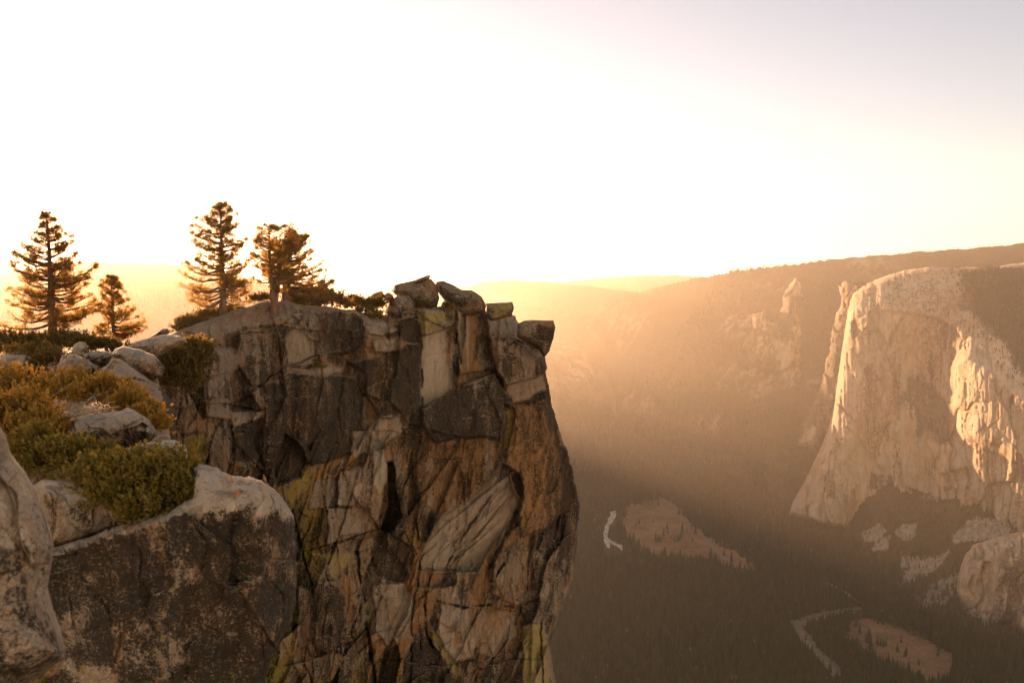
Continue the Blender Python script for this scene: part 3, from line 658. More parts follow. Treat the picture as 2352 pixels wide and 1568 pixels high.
def tufts(T, D, m, L, w, spread, r):
    """radiating needles: m thin triangles per tuft position"""
    n = len(T)
    base = np.repeat(T, m, 0); dr = np.repeat(D, m, 0)
    v = r.normal(size=(n * m, 3)); v /= np.linalg.norm(v, axis=1)[:, None]
    d = dr + spread * v; d /= np.linalg.norm(d, axis=1)[:, None]
    ln = (L * r.uniform(.7, 1.2, n * m))[:, None]
    p = np.cross(d, r.normal(size=(n * m, 3))); p /= np.linalg.norm(p, axis=1)[:, None] + 1e-9
    root = base + d * ln * .05
    V = np.stack([root - p * w * .35, root + d * ln * .55 - p * w * .5, root + d * ln, root + d * ln * .55 + p * w * .5], 1).reshape(-1, 3)
    F = np.arange(len(V)).reshape(-1, 4)
    return V, F

def leaves(P, D, size, r, asp=.32):
    n = len(P)
    d = D + .6 * r.normal(size=(n, 3)); d /= np.linalg.norm(d, axis=1)[:, None]
    p = np.cross(d, r.normal(size=(n, 3))); p /= np.linalg.norm(p, axis=1)[:, None] + 1e-9
    L = (size * r.uniform(.45, 1.5, n))[:, None]
    V = np.stack([P, P + d * L * .5 - p * L * asp, P + d * L, P + d * L * .5 + p * L * asp], 1).reshape(-1, 3)
    return V, np.arange(len(V)).reshape(-1, 4)

# ------------------------------------------------------------------ pines
def pine(label, base, d, trunks, prof, seed, unit, nb=76, tuft=.26, group=None, bare=.06, rad=None, per=10, sag=0., dens=1., boughs=()):
    """trunks: polylines of picture points (metres follow from the distance); prof: (y, left, right) reach of the boughs at height y"""
    r = np.random.default_rng(seed)
    root = at(base[0], base[1], d)
    e = empty('pine_tree', root); tag(e, label, 'pine tree', group or 'pines on the headland and beside it')
    pr = sorted(prof); ys = [p[0] for p in pr]; ll = [p[1] for p in pr]; rr = [p[2] for p in pr]
    px = d / FPX
    TV, TF, BV, BF = [], [], [], []
    tp, td = [], []
    for ti, tr in enumerate(trunks):
        pts = np.array([at(x, y, d + (0 if ti == 0 else .25 * ti)) for x, y in tr])
        seg = np.linalg.norm(np.diff(pts, axis=0), axis=1); s = np.concatenate([[0], np.cumsum(seg)])
        H = s[-1]
        ss = np.linspace(0, H, 14)
        cl = np.stack([np.interp(ss, s, pts[:, i]) for i in range(3)], 1)
        cl[1:-1, :2] += r.normal(0, .006 * H / 7, (12, 2))
        R0 = (rad or .022 * H)
        rads = R0 * (1 - ss / H) ** .8 + .012
        rads[0] *= 1.35
        if ti == 0: cl[0, 2] -= .35
        tube(TV, TF, cl, rads, 9)
        jobs = [(None, None, None)] * int(nb / len(trunks)) + (list(boughs) if ti == 0 else [])
        for b, (bf, baz, bl) in enumerate(jobs):
            f = bare + (1 - bare) * ((b + r.uniform(0, 1)) / (nb / len(trunks))) ** .88
            f = min(f, .985) if bf is None else bf
            o = np.array([np.interp(f * H, ss, cl[:, i]) for i in range(3)])
            _, yy = project(o[None]); yy = float(yy[0])
            az = r.uniform(0, 2 * math.pi) if bf is None else baz
            c = math.cos(az)
            le, re = np.interp(yy, ys, ll) * unit * px, np.interp(yy, ys, rr) * unit * px
            cenx, _ = project(o[None])
            reach = re if c > 0 else le
            L = max(.12, reach * r.choice([1.06, .92, .78, .55], p=[.3, .3, .22, .18]))
            if bf is not None: L = bl * px
            up = .02 + .38 * f - sag * (1 - f) + r.uniform(-.14, .14)
            q = np.linspace(0, 1, 7)
            out = np.array([c, math.sin(az), 0])
            arch = (up * q - .12 * np.sin(q * math.pi) * (1 - f) + .10 * q ** 3)
            bp = o + out[None] * (L * q)[:, None] * .97 + np.array([0, 0, 1.])[None] * (L * arch)[:, None]
            bp[2:] += r.normal(0, .02 * L, (5, 3))
            br = max(.012, .028 * L) * (1 - q) ** .8 + .007
            tube(BV, BF, bp, br, 4)
            nt = int((1.5 + L * 6.2) * dens + r.uniform())
            for _ in range(nt):
                g = 1 - (1 - .2) * r.uniform(0, 1) ** 1.15 if L > .5 else r.uniform(.3, 1)
                pt = np.array([np.interp(g, q, bp[:, i]) for i in range(3)])
                side = np.cross(out, [0, 0, 1.]) * r.choice([-1, 1])
                sl = L * r.uniform(.04, .34) * (1.25 - g) + .06
                dv = out * r.uniform(.2, .9) + side * r.uniform(.2, .9) + np.array([0, 0, r.uniform(-.05, .6)])
                dv /= np.linalg.norm(dv)
                e2 = pt + dv * sl
                if sl > .16: tube(BV, BF, [pt, (pt + e2) / 2 + [0, 0, -.01], e2], [.012, .009, .006], 3)
                tp.append(e2); td.append(dv * .5 + np.array([0, 0, .55]))
                if r.uniform() < .4: tp.append(pt + dv * sl * .55); td.append(dv * .4 + np.array([0, 0, .6]))
            tp.append(bp[-1]); td.append(out * .5 + np.array([0, 0, .8]))
        for k in range(4):
            tp.append(cl[-1] - np.array([0, 0, .1 * k])); td.append(np.array([r.normal() * .3, r.normal() * .3, 1.]))
    tp, td = np.array(tp), np.array(td); td /= np.linalg.norm(td, axis=1)[:, None]
    V, F = tufts(tp, td, per + 9, tuft, .019 * d / 45, 1.5, r)
    tr_o = mesh_obj('trunk', np.array(TV), TF, M['bark'], e, True, origin=root); tr_o.location = (0, 0, 0)
    bo = mesh_obj('branches', np.array(BV), BF, M['bark'], e, True, origin=root); bo.location = (0, 0, 0)
    cr = mesh_obj('crown', V, F, M['needles'], e, False, origin=root); cr.location = (0, 0, 0)
    return e

U1, U2 = .28203, .40205
q1 = lambda y: 423.4 + y * U1
q2 = lambda y: 423.4 + y * U2
dT = hd(513, 712)
pine('tall slender cone-shaped pine, tallest on the headland, left of the forked pine', c1((1818, 1020))[0], dT, [c1((1818, 1020), (1806, 600), (1795, 165))],
     [(q1(y), a, b) for y, a, b in [(150, 10, 10), (220, 70, 90), (330, 185, 150), (430, 215, 185), (600, 270, 195), (780, 315, 215), (930, 350, 250), (1010, 280, 190), (1040, 200, 120)]], 31, U1, nb=128, tuft=.2, sag=.12, bare=.08, rad=.17)
dT2 = hd(630, 722)
pine('forked pine with two crooked trunks on the bare rock of the headland crest', c2((632, 735))[0], dT2, [c2((632, 735), (622, 640), (606, 470), (600, 240)), c2((632, 700), (640, 640), (655, 480), (678, 340), (715, 262))],
     [(q2(y), a, b) for y, a, b in [(235, 15, 15), (270, 60, 70), (320, 110, 120), (420, 150, 150), (520, 175, 150), (590, 190, 110), (640, 60, 60)]], 32, U2, nb=76, tuft=.2, bare=.24, rad=.15)
pine('broad pine behind the forked one, with a long bough sweeping down to the right', c2((697, 650))[0], dT2 + 4.5, [c2((697, 650), (695, 560), (715, 420), (750, 300))],
     [(q2(y), a, b) for y, a, b in [(280, 20, 30), (330, 90, 80), (420, 170, 140), (500, 150, 200), (540, 120, 260), (580, 110, 330), (620, 80, 330), (645, 40, 220)]], 33, U2, nb=100, tuft=.2, sag=.08, bare=.1, rad=.2, boughs=((.10, .1, 128), (.14, -.25, 122), (.2, .3, 112), (.26, -.1, 104), (.33, .2, 90), (.12, .5, 118)))
pine('large broad pine standing right in the glare of the sun at the left', c1((432, 1240))[0], 45., [c1((432, 1240), (410, 700), (380, 240))],
     [(q1(y), a, b) for y, a, b in [(235, 15, 15), (300, 45, 40), (370, 60, 110), (480, 130, 165), (560, 200, 200), (640, 300, 265), (800, 395, 360), (900, 330, 270), (1050, 430, 400), (1170, 345, 330), (1230, 200, 180)]], 34, U1, nb=122, tuft=.2, sag=.1, bare=.08, rad=.2)
pine('small pine with a bare tip and one long bough reaching right towards the headland', c1((930, 1320))[0], 45.5, [c1((930, 1320), (915, 1000), (903, 755))],
     [(q1(y), a, b) for y, a, b in [(755, 6, 6), (790, 60, 50), (850, 95, 70), (950, 125, 100), (1050, 150, 150), (1120, 110, 260), (1180, 120, 290), (1220, 190, 190), (1290, 160, 170)]], 35, U1, nb=72, tuft=.17, bare=.1, rad=.09, boughs=((.2, .05, 78), (.24, -.3, 70), (.17, .3, 60)))

# ------------------------------------------------------------------ shrubs
def shrub(label, lobes, leaf, n, mat, seed, name='shrub', stems=14, group=None, flat=.35, sprig=9, up=.55):
    r = np.random.default_rng(seed)
    l0 = lobes[0]
    c0 = at(l0[0], l0[1] + l0[4], l0[2])
    e = empty(name, c0); tag(e, label, 'shrub', group or 'shrubs among the rocks')
    tot = sum(l[3] * l[4] for l in lobes)
    SP_, SD_, BV, BF = [], [], [], []
    for (x, y, d, rx, ry) in lobes:
        c = at(x, y, d); R = np.array([rx, max(rx, ry) * .9, ry]) * d / FPX
        k = int(n / sprig * rx * ry / tot)
        v = r.normal(size=(k, 3)); v /= np.linalg.norm(v, axis=1)[:, None]
        v[:, 2] = np.where(v[:, 2] < -flat, -v[:, 2] * .6, v[:, 2])
        lump = 1 + .55 * fbm(v[:, 0] * 3.2 + seed, v[:, 1] * 3.2, v[:, 2] * 3.2, seed, 4, .65)
        rad = (r.uniform(.4, 1.0, k) ** .6 + .16 * (r.uniform(size=k) > .86) * r.uniform(.3, 1, k)) * lump
        sp_ = c + v * R * rad[:, None]; fq = 2.1 / float(R.mean())
        gap = fbm(sp_[:, 0] * fq, sp_[:, 1] * fq, sp_[:, 2] * fq, seed + 3, 3) > -.12
        SP_.append(sp_[gap])
        dd = v / R; dd /= np.linalg.norm(dd, axis=1)[:, None]
        dd = dd * (1 - up) + np.array([0, 0, up]) + .3 * r.normal(size=(k, 3)); dd /= np.linalg.norm(dd, axis=1)[:, None]
        SD_.append(dd[gap])
        ft = c - np.array([0, 0, R[2] * .95])
        for _ in range(max(3, int(stems * rx * ry / tot))):
            w = r.normal(size=3); w /= np.linalg.norm(w); w[2] = abs(w[2])
            tip = c + w * R * r.uniform(.7, 1.0)
            st = ft + np.array([r.normal() * R[0] * .18, r.normal() * R[1] * .18, 0])
            mid = st * .5 + tip * .5 + r.normal(size=3) * R * .12
            q = np.linspace(0, 1, 6)[:, None]
            pts = (1 - q) ** 2 * st + 2 * q * (1 - q) * mid + q ** 2 * tip
            r0 = .03 * float(R.mean())
            tube(BV, BF, pts, np.linspace(r0, r0 * .25, 6), 5)
    P, D = np.concatenate(SP_), np.concatenate(SD_)
    f = np.tile(np.linspace(0, 1, sprig), len(P))
    PP = np.repeat(P, sprig, 0) + np.repeat(D, sprig, 0) * (f * leaf * sprig * .35)[:, None]
    V, F = leaves(PP, np.repeat(D, sprig, 0), leaf, r)
    b = mesh_obj('branches', np.array(BV), BF, M['twig'] if leaf < .05 else M['bark'], e, True, origin=c0); b.location = (0, 0, 0)
    fo = mesh_obj('foliage', V, F, M[mat], e, False, origin=c0); fo.location = (0, 0, 0)
    return e

G_N, G_F = 'shrubs around the foreground ledge', 'low shrubs on the headland'
shrub('dense round green shrub growing on the foreground ledge beside its pale top', [(365, 1126, 7.0, 86, 80), (300, 1110, 7.2, 85, 66), (415, 1150, 6.9, 50, 62), (350, 1172, 6.8, 78, 42), (270, 1150, 6.95, 60, 34), (235, 1100, 7.35, 75, 46)], .029, 56000, 'shrub_near', 51, group=G_N, stems=30)
shrub('brown green shrub in the hollow behind the nearest boulder, left of the dense round shrub', [(150, 1068, 7.9, 80, 48), (85, 1050, 8.1, 60, 60), (205, 1062, 8.0, 60, 30)], .03, 23000, 'shrub_near', 52, group=G_N, stems=20)
shrub('golden shrub filling the left edge in front of the pale flat-topped boulder', [(40, 965, 9.6, 75, 62), (95, 1000, 9.2, 62, 48), (-40, 990, 9.5, 80, 70), (20, 1030, 9.0, 60, 50)], .036, 25000, 'shrub_gold', 53, group=G_N, stems=24)
shrub('wide sunlit golden shrub spreading below the reddish boulder', [(60, 905, 13.5, 90, 48), (160, 905, 13.2, 90, 42), (240, 915, 12.6, 66, 38), (-30, 895, 14, 70, 50)], .046, 28000, 'shrub_gold', 54, group=G_N, stems=26)
shrub('small bright golden shrub behind the right end of the pale flat-topped boulder', [(300, 935, 11.6, 36, 32), (335, 962, 11.2, 32, 34), (358, 985, 11, 20, 24)], .038, 9000, 'shrub_gold', 55, group=G_N, stems=14)
shrub('large dark round shrub in the gully between the speckled boulder and the cliff', [(428, 835, 36, 56, 46), (415, 880, 35.6, 50, 48), (452, 818, 36.4, 34, 34), (395, 850, 36, 30, 40)], .10, 26000, 'shrub_far', 56, group=G_F)
shrub('low dark mat shrub spreading below the tall pine', [(440, 752, 46.5, 38, 18), (490, 735, 48.5, 46, 16), (530, 722, 50, 28, 12), (425, 762, 45.5, 24, 12)], .11, 12000, 'shrub_far', 57, group=G_F)
shrub('wide low shrub on the crest right of the forked pine', [(700, 702, 56.5, 46, 26), (755, 703, 56.8, 52, 26), (800, 707, 57, 26, 12), (730, 686, 57.5, 42, 20), (680, 708, 56, 26, 14)], .11, 16000, 'shrub_far', 58, group=G_F)
shrub('green shrub on the crest just left of the pale rounded boulder', [(850, 707, 57.5, 32, 16), (885, 702, 57.8, 26, 18)], .10, 6500, 'shrub_far', 59, group=G_F)
shrub('thin pale shrub on the crest between the wide low shrub and the green shrub', [(812, 696, 59, 16, 12), (828, 703, 59, 12, 9)], .10, 2500, 'shrub_far', 60, group=G_F)
shrub('small shrub hanging over the cliff edge below the green crest shrub', [(842, 722, 56, 22, 13), (862, 731, 55.6, 18, 10)], .10, 4000, 'shrub_far', 61, group=G_F)
shrub('little dark shrub under the tall pointed boulder', [(975, 708, 57.8, 16, 11)], .09, 2000, 'shrub_far', 62, group=G_F, stems=6)
shrub('little dark shrub in the gap under the long leaning boulder', [(1029, 710, 57.8, 13, 8)], .09, 1500, 'shrub_far', 63, group=G_F, stems=6)
shrub('low shrub on the crest between the tall pine and the forked pine', [(592, 692, 57, 26, 9), (612, 690, 57, 18, 8)], .10, 3000, 'shrub_far', 64, group=G_F)
shrub('hazy shrub at the foot of the large glaring pine', [(110, 794, 39, 58, 26), (170, 790, 40, 44, 22), (60, 805, 38, 40, 20)], .10, 9000, 'shrub_far', 65, group=G_F)
shrub('hazy shrub at the far left edge below the large glaring pine', [(15, 798, 38, 62, 26), (-60, 795, 38, 50, 28)], .10, 8000, 'shrub_far', 66, group=G_F)
shrub('dark low shrub at the foot of the small pine', [(235, 803, 38, 36, 17), (200, 798, 38, 30, 16), (272, 806, 39, 26, 10)], .10, 5000, 'shrub_far', 67, group=G_F)
shrub('brown shrub between the wide flat-topped boulder and the reddish boulder', [(115, 838, 25, 34, 32), (90, 815, 27, 40, 20), (15, 812, 29, 60, 14)], .06, 8000, 'shrub_far', 68, group=G_F)
shrub('dry clump of leaves on the ledge halfway up the cliff face', [(722, 846, hd(722, 850) - .5, 18, 8)], .09, 1600, 'shrub_far', 69, group=G_F, stems=5)

# dead branches
def dead_branch(label, pts, d, seed, r0):
    r = np.random.default_rng(seed)
    V, F = [], []
    P = np.array([at(x, y, d + .15 * math.sin(i)) for i, (x, y) in enumerate(pts)])
    tube(V, F, P, np.linspace(r0, r0 * .4, len(P)), 6)
    for k in range(9):
        i = r.integers(0, len(P) - 1); a = P[i] + (P[i + 1] - P[i]) * r.uniform()
        v = (P[i + 1] - P[i]) / np.linalg.norm(P[i + 1] - P[i]) + r.normal(size=3) * .45
        L = r.uniform(.12, .4)
        tube(V, F, [a, a + v * L * .5 + r.normal(size=3) * .02, a + v * L], [r0 * .5, r0 * .35, r0 * .15], 4)
    o = mesh_obj('dead_branch', np.array(V), F, M['twig'], None, True, origin=P[0])
    return tag(o, label, 'branch', 'bleached dead branches')
dead_branch('crooked bleached branch lying along the left edge of the pale flat-topped boulder', c3((470, 735), (500, 700), (560, 645), (660, 615), (800, 585), (960, 560)), 9.15, 81, .016)
dead_branch('straight bleached branch lying across the golden shrub', c3((280, 625), (340, 575), (440, 580), (540, 572)), 9.6, 82, .012)
dead_branch('bleached twigs poking out below the pale flat-topped boulder, above the brown green shrub', c3((340, 1000), (400, 975), (395, 930), (360, 860)), 8.6, 83, .009)
dead_branch('thin bleached branch running under the left end of the pale flat-topped boulder', c3((640, 920), (560, 860), (470, 830), (400, 830)), 8.9, 84, .009)
dead_branch('fan of bare twigs standing up in the wide golden shrub', c3((560, 590), (620, 540), (700, 520), (760, 480)), 11.6, 85, .010)

# leaf litter on the pale ledge top
r_ = np.random.default_rng(90)
lp, ld = [], []
for k in range(46):
    x, y = r_.uniform(470, 625), r_.uniform(1106, 1150)
    dd = 7.55 * (1168 - 649) / (y - 649) if False else None
    lp.append((x, y))
lobj = bpy.data.objects.get('rock_ledge.001') or bpy.data.objects['rock_ledge']
me_ = lobj.data
vv = np.zeros(len(me_.vertices) * 3, np.float32); me_.vertices.foreach_get('co', vv); vv = vv.reshape(-1, 3) + np.array(lobj.location)
px_, py_ = project(vv)
LP = []
for x, y in lp:
    k = np.argmin((px_ - x) ** 2 + (py_ - y) ** 2 + 40 * vv[:, 1]); LP.append(vv[k] + [0, 0, .012])
LP = np.array(LP)
V, F = leaves(LP, r_.normal(size=(len(LP), 3)) * [1, 1, .05], .05, r_, .25)
M['litter'] = bark_mat('dry_leaf', (.16, .07, .03), (.36, .18, .08), 20.)
tag(mesh_obj('leaf_litter', V, F, M['litter'], None, False, origin=LP[0]), 'dry brown leaves scattered on the pale top of the foreground ledge', 'leaf litter', kind='stuff')

# ------------------------------------------------------------------ the great wall across the valley
WALL = [(1955, 672), (1985, 652), (2040, 632), (2080, 620), (2130, 614), (2200, 615), (2280, 612), (2352, 604), (2470, 596), (2600, 590), (2600, 1330), (2352, 1310), (2100, 1240), (1900, 1210), (1806, 1182),
        (1812, 1165), (1850, 1100), (1880, 1040), (1900, 985), (1915, 930), (1925, 860), (1935, 790), (1947, 720)]
RIM = [(1940, 690), (1955, 668), (2000, 640), (2080, 612), (2130, 605), (2600, 570), (2600, 1060), (2480, 985), (2352, 905), (2290, 835), (2210, 757), (2160, 733), (2090, 718), (2040, 712), (1990, 714), (1955, 720)]
SUN_PATCH = [(2212, 812), (2232, 806), (2255, 828), (2297, 860), (2352, 905), (2480, 985), (2600, 1060), (2600, 1090), (2352, 1060), (2290, 1030), (2215, 1010), (2196, 980), (2189, 930), (2188, 870), (2194, 835)]
WLN = lambda X: .858 * 3500 / ((X - CX) / FPX + .5)
def wall_dE(X):
    return np.interp(X, [1800, 1860, 1905, 1930, 1958, 1985, 2040, 2100, 2150, 2186, 2215, 2260, 2352, 2480, 2600], [3560, 3600, 3660, 3590, 3500, 3450, 3375, 3300, 3215, 3135, 3045, 2930, 2770, 2640, 2560])
def wall_depth(X, Y, sd):
    left = np.interp(Y, [660, 720, 790, 860, 930, 985, 1040, 1100, 1165, 1200], [1955, 1947, 1935, 1925, 1915, 1900, 1880, 1850, 1812, 1800])
    sh = (left - 1935) * np.clip(1 - (X - left) / 420, 0, 1)         # the prow swings out to the lower left
    XX = X - sh
    d0 = wall_dE(XX)
    A = np.full(X.shape, 5.) + 10 * sstep(960, 1170, Y)
    A = A + (64 - A) * pm(RIM, X, Y, 7)
    dl = slope_depth(X, Y, np.full(X.shape, 3200.), A) - slope_depth(X, Y, np.full(X.shape, 3200.), np.full(X.shape, 5.))
    lx = (X - 2100) * 1.5; ly = (Y - 900) * 1.5
    wx = 60 * fbm(lx / 170, ly / 170, 0, 700, 4)
    face = 1 - pm(RIM, X, Y, 7)
    rel = 34 * ridged((lx + wx * .6) / 80, ly / 560, lx * 0, 701, 6) + facets((lx + wx) / 110, (ly + wx) / 260, 702, 40, 34, 14, .04) + facets((lx + wx) / 42, (ly + wx) / 95, 703, 15, 14, 8, .05)
    rel = rel * (.35 + .65 * face) + 9 * fbm(lx / 30, ly / 40, 0, 704, 4) + 17 * ridged(lx / 24, ly / 240, lx * 0, 705, 4) + 7 * ridged(lx / 9, ly / 120, lx * 0, 706, 3)
    pt = pm(SUN_PATCH, X + 5 * fbm(X / 30, Y / 30, 0, 720, 3), Y, 16)
    cen = sstep(1975, 2030, XX) * sstep(2192, 2150, XX) * face
    d = d0 + (Y - 900) * -.10 + dl + rel * sstep(0, 8, sd)
    d = d + 45 * cen - 120 * pt - .45 * rel * pt
    # alcoves near the rim and on the face
    for poly, dep in ((c8((565, 600), (585, 560), (605, 590), (605, 690), (575, 720)), 60), (c8((620, 560), (680, 520), (695, 600), (640, 660)), -25), (c8((1060, 1100), (1180, 1080), (1300, 1250), (1280, 1480), (1160, 1400), (1080, 1250)), 30),
                      (c8((1770, 1170), (1800, 1140), (1800, 1200), (1780, 1240)), 45), (c6((1950, 1090), (2080, 1060), (2110, 1110), (2000, 1130)), 35)):
        d = d + dep * pm(poly, X, Y, 3)
    return d + 260 * roundoff(sd, 13)
def wall_masks(X, Y, sd, fr):
    lx = (X - 2100) * 1.5; ly = (Y - 900) * 1.5
    n = fbm(lx / 120, ly / 260, 0, 731, 4); n2 = fbm(lx / 60, ly / 60, 0, 732, 4)
    rim = pm(RIM, X, Y, 8)
    mk = np.zeros(X.shape + (4,))
    mk[..., 0] = .22 + .38 * n + .20 * ridged(lx / 20, ly / 300, lx * 0, 735, 4)
    for poly, v in ((c8((1050, 1050), (1180, 1060), (1310, 1250), (1290, 1520), (1150, 1500), (1060, 1280)), .4), (c8((900, 1200), (1040, 1030), (1060, 1060), (930, 1240)), .3), (c6((1620, 1080), (1720, 1100), (1730, 1160), (1600, 1160)), .3), (c6((1780, 620), (1850, 620), (1900, 830), (1840, 950), (1800, 800)), .28)):
        mk[..., 0] += v * pm(poly, X, Y, 8)
    mk[..., 0] *= 1 - .7 * rim
    mk[..., 1] = .28 + .4 * n
    forest = rim * pm([(2210, 625), (2620, 600), (2620, 960), (2400, 905), (2352, 850), (2300, 775), (2230, 700)], X + 26 * fbm(X / 40, Y / 40, 0, 940, 4), Y + 20 * fbm(X / 40, Y / 40, 2, 941, 4), 26)
    mk[..., 2] = rim * (.40 + .35 * n2) * .9 + .75 * forest
    mk[..., 3] = .3 + .4 * n2 + .3 * pm(SUN_PATCH, X, Y, 40)  # sunlit patch is also painted paler in the mask
    return np.clip(mk, 0, 1)
wall, wX, wY, wD, wUse = relief_solid('granite_wall', WALL, wall_depth, 900., 1.8, 1.6, 14., M['wall'], 70, wall_masks, None, True)
tag(wall, 'huge pale granite wall with rounded top across the valley, lit orange in places', kind='structure')

SPUR = [(2196, 1360), (2200, 1320), (2216, 1275), (2235, 1250), (2290, 1232), (2352, 1218), (2450, 1205), (2600, 1200), (2600, 1700), (2400, 1700), (2290, 1640), (2235, 1540), (2212, 1440)]
def spur_depth(X, Y, sd):
    A = 8 + 52 * sstep(1300, 1250, Y + .25 * (X - 2250)) + 0 * X
    d = slope_depth(X, Y, np.interp(X, [2190, 2260, 2352, 2600], [2660, 2560, 2490, 2350]), A)
    lx, ly = (X - 2300) * 1.2, (Y - 1350) * 1.2
    wx = 30 * fbm(lx / 90, ly / 90, 0, 740, 4)
    rel = facets((lx + wx) / 60, (ly + .5 * lx + wx) / 120, 741, 46, 40, 4, .04) + facets((lx + wx) / 22, (ly + .5 * lx) / 60, 742, 16, 20, 2, .05) + 13 * ridged(lx / 16, (ly + lx) / 60, lx * 0, 744, 4) + 10 * fbm(lx / 12, ly / 16, 0, 743, 5, .6)
    return d + rel * sstep(0, 8, sd) + 110 * roundoff(sd, 16)
def spur_masks(X, Y, sd, fr):
    mk = np.zeros(X.shape + (4,)); n = fbm(X / 40, Y / 60, 0, 750, 4)
    sh = pm([(2290, 1330), (2370, 1260), (2600, 1260), (2600, 1600), (2260, 1490)], X, Y, 16)  # shaded right part of the spur, painted darker in the mask
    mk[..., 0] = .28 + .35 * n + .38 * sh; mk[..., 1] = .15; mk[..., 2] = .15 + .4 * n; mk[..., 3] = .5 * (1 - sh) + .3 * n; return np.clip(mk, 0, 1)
tag(relief_solid('granite_spur', SPUR, spur_depth, 500., 1.8, 2., 14., M['wall'], 71, spur_masks), 'rounded granite spur above the talus at the lower right', kind='structure')

def buttress(pts, d0, seed, label):
    P = np.array(pts); cx, cy = P.mean(0)
    def df(X, Y, sd):
        lx, ly = (X - cx) * 2, (Y - cy) * 2
        return d0 + .9 * (X - cx) * -1.5 + (cy - Y) * .5 + 30 * ridged(lx / 90, ly / 300, lx * 0, seed, 4) + facets(lx / 70, ly / 160, seed + 1, 45, 40, 14, .04) - 90 * (1 - roundoff(sd, 22))
    def mf(X, Y, sd, fr):
        mk = np.zeros(X.shape + (4,)); n = fbm(X / 30, Y / 50, 0, seed + 3, 4)
        mk[..., 0] = .42 + .5 * n; mk[..., 1] = .3; mk[..., 2] = .74 + .9 * n; mk[..., 3] = 0; return np.clip(mk, 0, 1)
    return tag(relief_solid('rock_buttress', pts, df, 400., 2.0, 7., 18., M['wall'], seed, mf), label, kind='structure')
buttress(c6((1185, 330), (1200, 230), (1230, 178), (1262, 150), (1290, 180), (1297, 240), (1285, 330), (1290, 500), (1280, 700), (1200, 690), (1140, 600), (1040, 560), (1010, 480), (1040, 330), (1110, 310), (1140, 380)), 4900, 760, 'hazy rock buttress with a tower on the slope left of the great wall')
buttress(c6((1462, 190), (1500, 172), (1560, 170), (1640, 170), (1640, 600), (1480, 800), (1400, 960), (1290, 975), (1262, 955), (1285, 870), (1365, 720), (1400, 600), (1440, 380), (1475, 270)), 3950, 770, 'hazy rib of rock just behind the left edge of the great wall')

# ------------------------------------------------------------------ terrain: valley floor, slopes and ridges (polar height field)
FLOOR = -950.
def dist(px, d): return np.interp(px, *zip(*d)) if isinstance(d, list) else d
def crest(pts, d): # crest heights against picture x
    xs = np.array([p[0] for p in pts], float); s, t = ray(xs, np.array([p[1] for p in pts], float))
    return xs, t * dist(xs, d)
RID = [  # picture crest line, distance (depth), front slope, back slope
    ([(900, 1190), (1100, 1120), (1180, 1000), (1240, 890), (1290, 800), (1330, 752), (1370, 716), (1420, 686), (1500, 660), (1600, 637), (1700, 620), (1800, 607), (1900, 597), (2000, 587), (2100, 579), (2200, 572), (2352, 558), (2560, 548), (2900, 540)], [(1180, 8000), (1300, 7500), (1500, 6500), (1700, 5800), (1900, 5500)], .78, .4),
    ([(-900, 690), (-300, 665), (-100, 642), (0, 627), (100, 614), (220, 603), (300, 602), (400, 608), (500, 618), (600, 645), (700, 690), (800, 760), (950, 900), (1100, 1400)], 4000., .5, .3),
    ([(300, 700), (430, 690), (560, 722), (660, 748), (760, 740), (830, 750), (890, 745), (960, 738), (1040, 700), (1080, 656), (1110, 645), (1180, 641), (1260, 646), (1340, 654), (1450, 668), (1600, 690), (1900, 700)], 8200., .36, .3),  # crest unseen behind the headland is dipped to let sun onto the wall
    ([(300, 690), (500, 690), (600, 706), (720, 706), (768, 674), (900, 663), (1000, 657), (1100, 655), (1250, 650), (1340, 641), (1450, 632), (1560, 631), (1700, 640), (1900, 660), (2300, 690)], 10600., .28, .3),  # unseen stretch behind the headland also lowered for the sunlight on the wall
    ([(980, 840), (1060, 775), (1120, 735), (1180, 700), (1250, 705), (1330, 730), (1400, 790), (1600, 1200)], 6900., .3, .3),
]
CR = [crest(p, d) for p, d, *_ in RID]
BASE_X = [1640, 1760, 1815, 1880, 1950, 2000, 2050, 2120, 2200, 2280, 2352, 2500]
BASE_Y = [1240, 1195, 1165, 1178, 1168, 1146, 1132, 1156, 1158, 1192, 1222, 1260]
def terrain_z(x, y, noise=True):
    """height of the ground at depth y and offset x"""
    px = CX + FPX * x / y
    z = np.full(x.shape, FLOOR)
    # talus apron below the great wall
    dE = np.interp(px, [1640, 1760, 1815, 1900, 1958, 2040, 2100, 2150, 2215, 2352, 2500], [3800, 3750, 3690, 3640, 3560, 3380, 3290, 3200, 3050, 2780, 2650])
    s, t = ray(px, np.interp(px, BASE_X, BASE_Y))
    zb = t * dE
    wob = 26 * fbm(x / 170, y / 170, 0, 805, 4) if noise else 0
    ap = zb - np.interp(px, [2120, 2240], [.52, 1.05]) * np.maximum(dE - y, 0) + wob * sstep(0, 300, dE - y)
    ap = np.where(y > dE, zb + .25 * np.minimum(y - dE, 400), ap)
    ap = ap - 600 * sstep(1760, 1600, px) 
    z = np.maximum(z, ap) if True else z
    for (xs, hs), (_, d, f, b) in zip(CR, RID):
        H = np.interp(px, xs, hs); d = dist(px, d)
        n = (55 * fbm(x / 900, y / 900, 0, 811, 4) + 60 * ridged(x / 420, y / 1500, x * 0, 812, 4)) if noise else 0
        z = np.maximum(z, H - f * np.maximum(d - y, 0) - b * np.maximum(y - d, 0) + n * sstep(80, 700, np.abs(d - y)) * sstep(0, 300, H - f * np.maximum(d - y, 0) - FLOOR))
    if noise: z = z + 4 * fbm(x / 80, y / 80, 0, 820, 3) * sstep(-900, -940, z) + 9 * fbm(x / 60, y / 60, 0, 821, 3) * sstep(-930, -880, z)
    return z

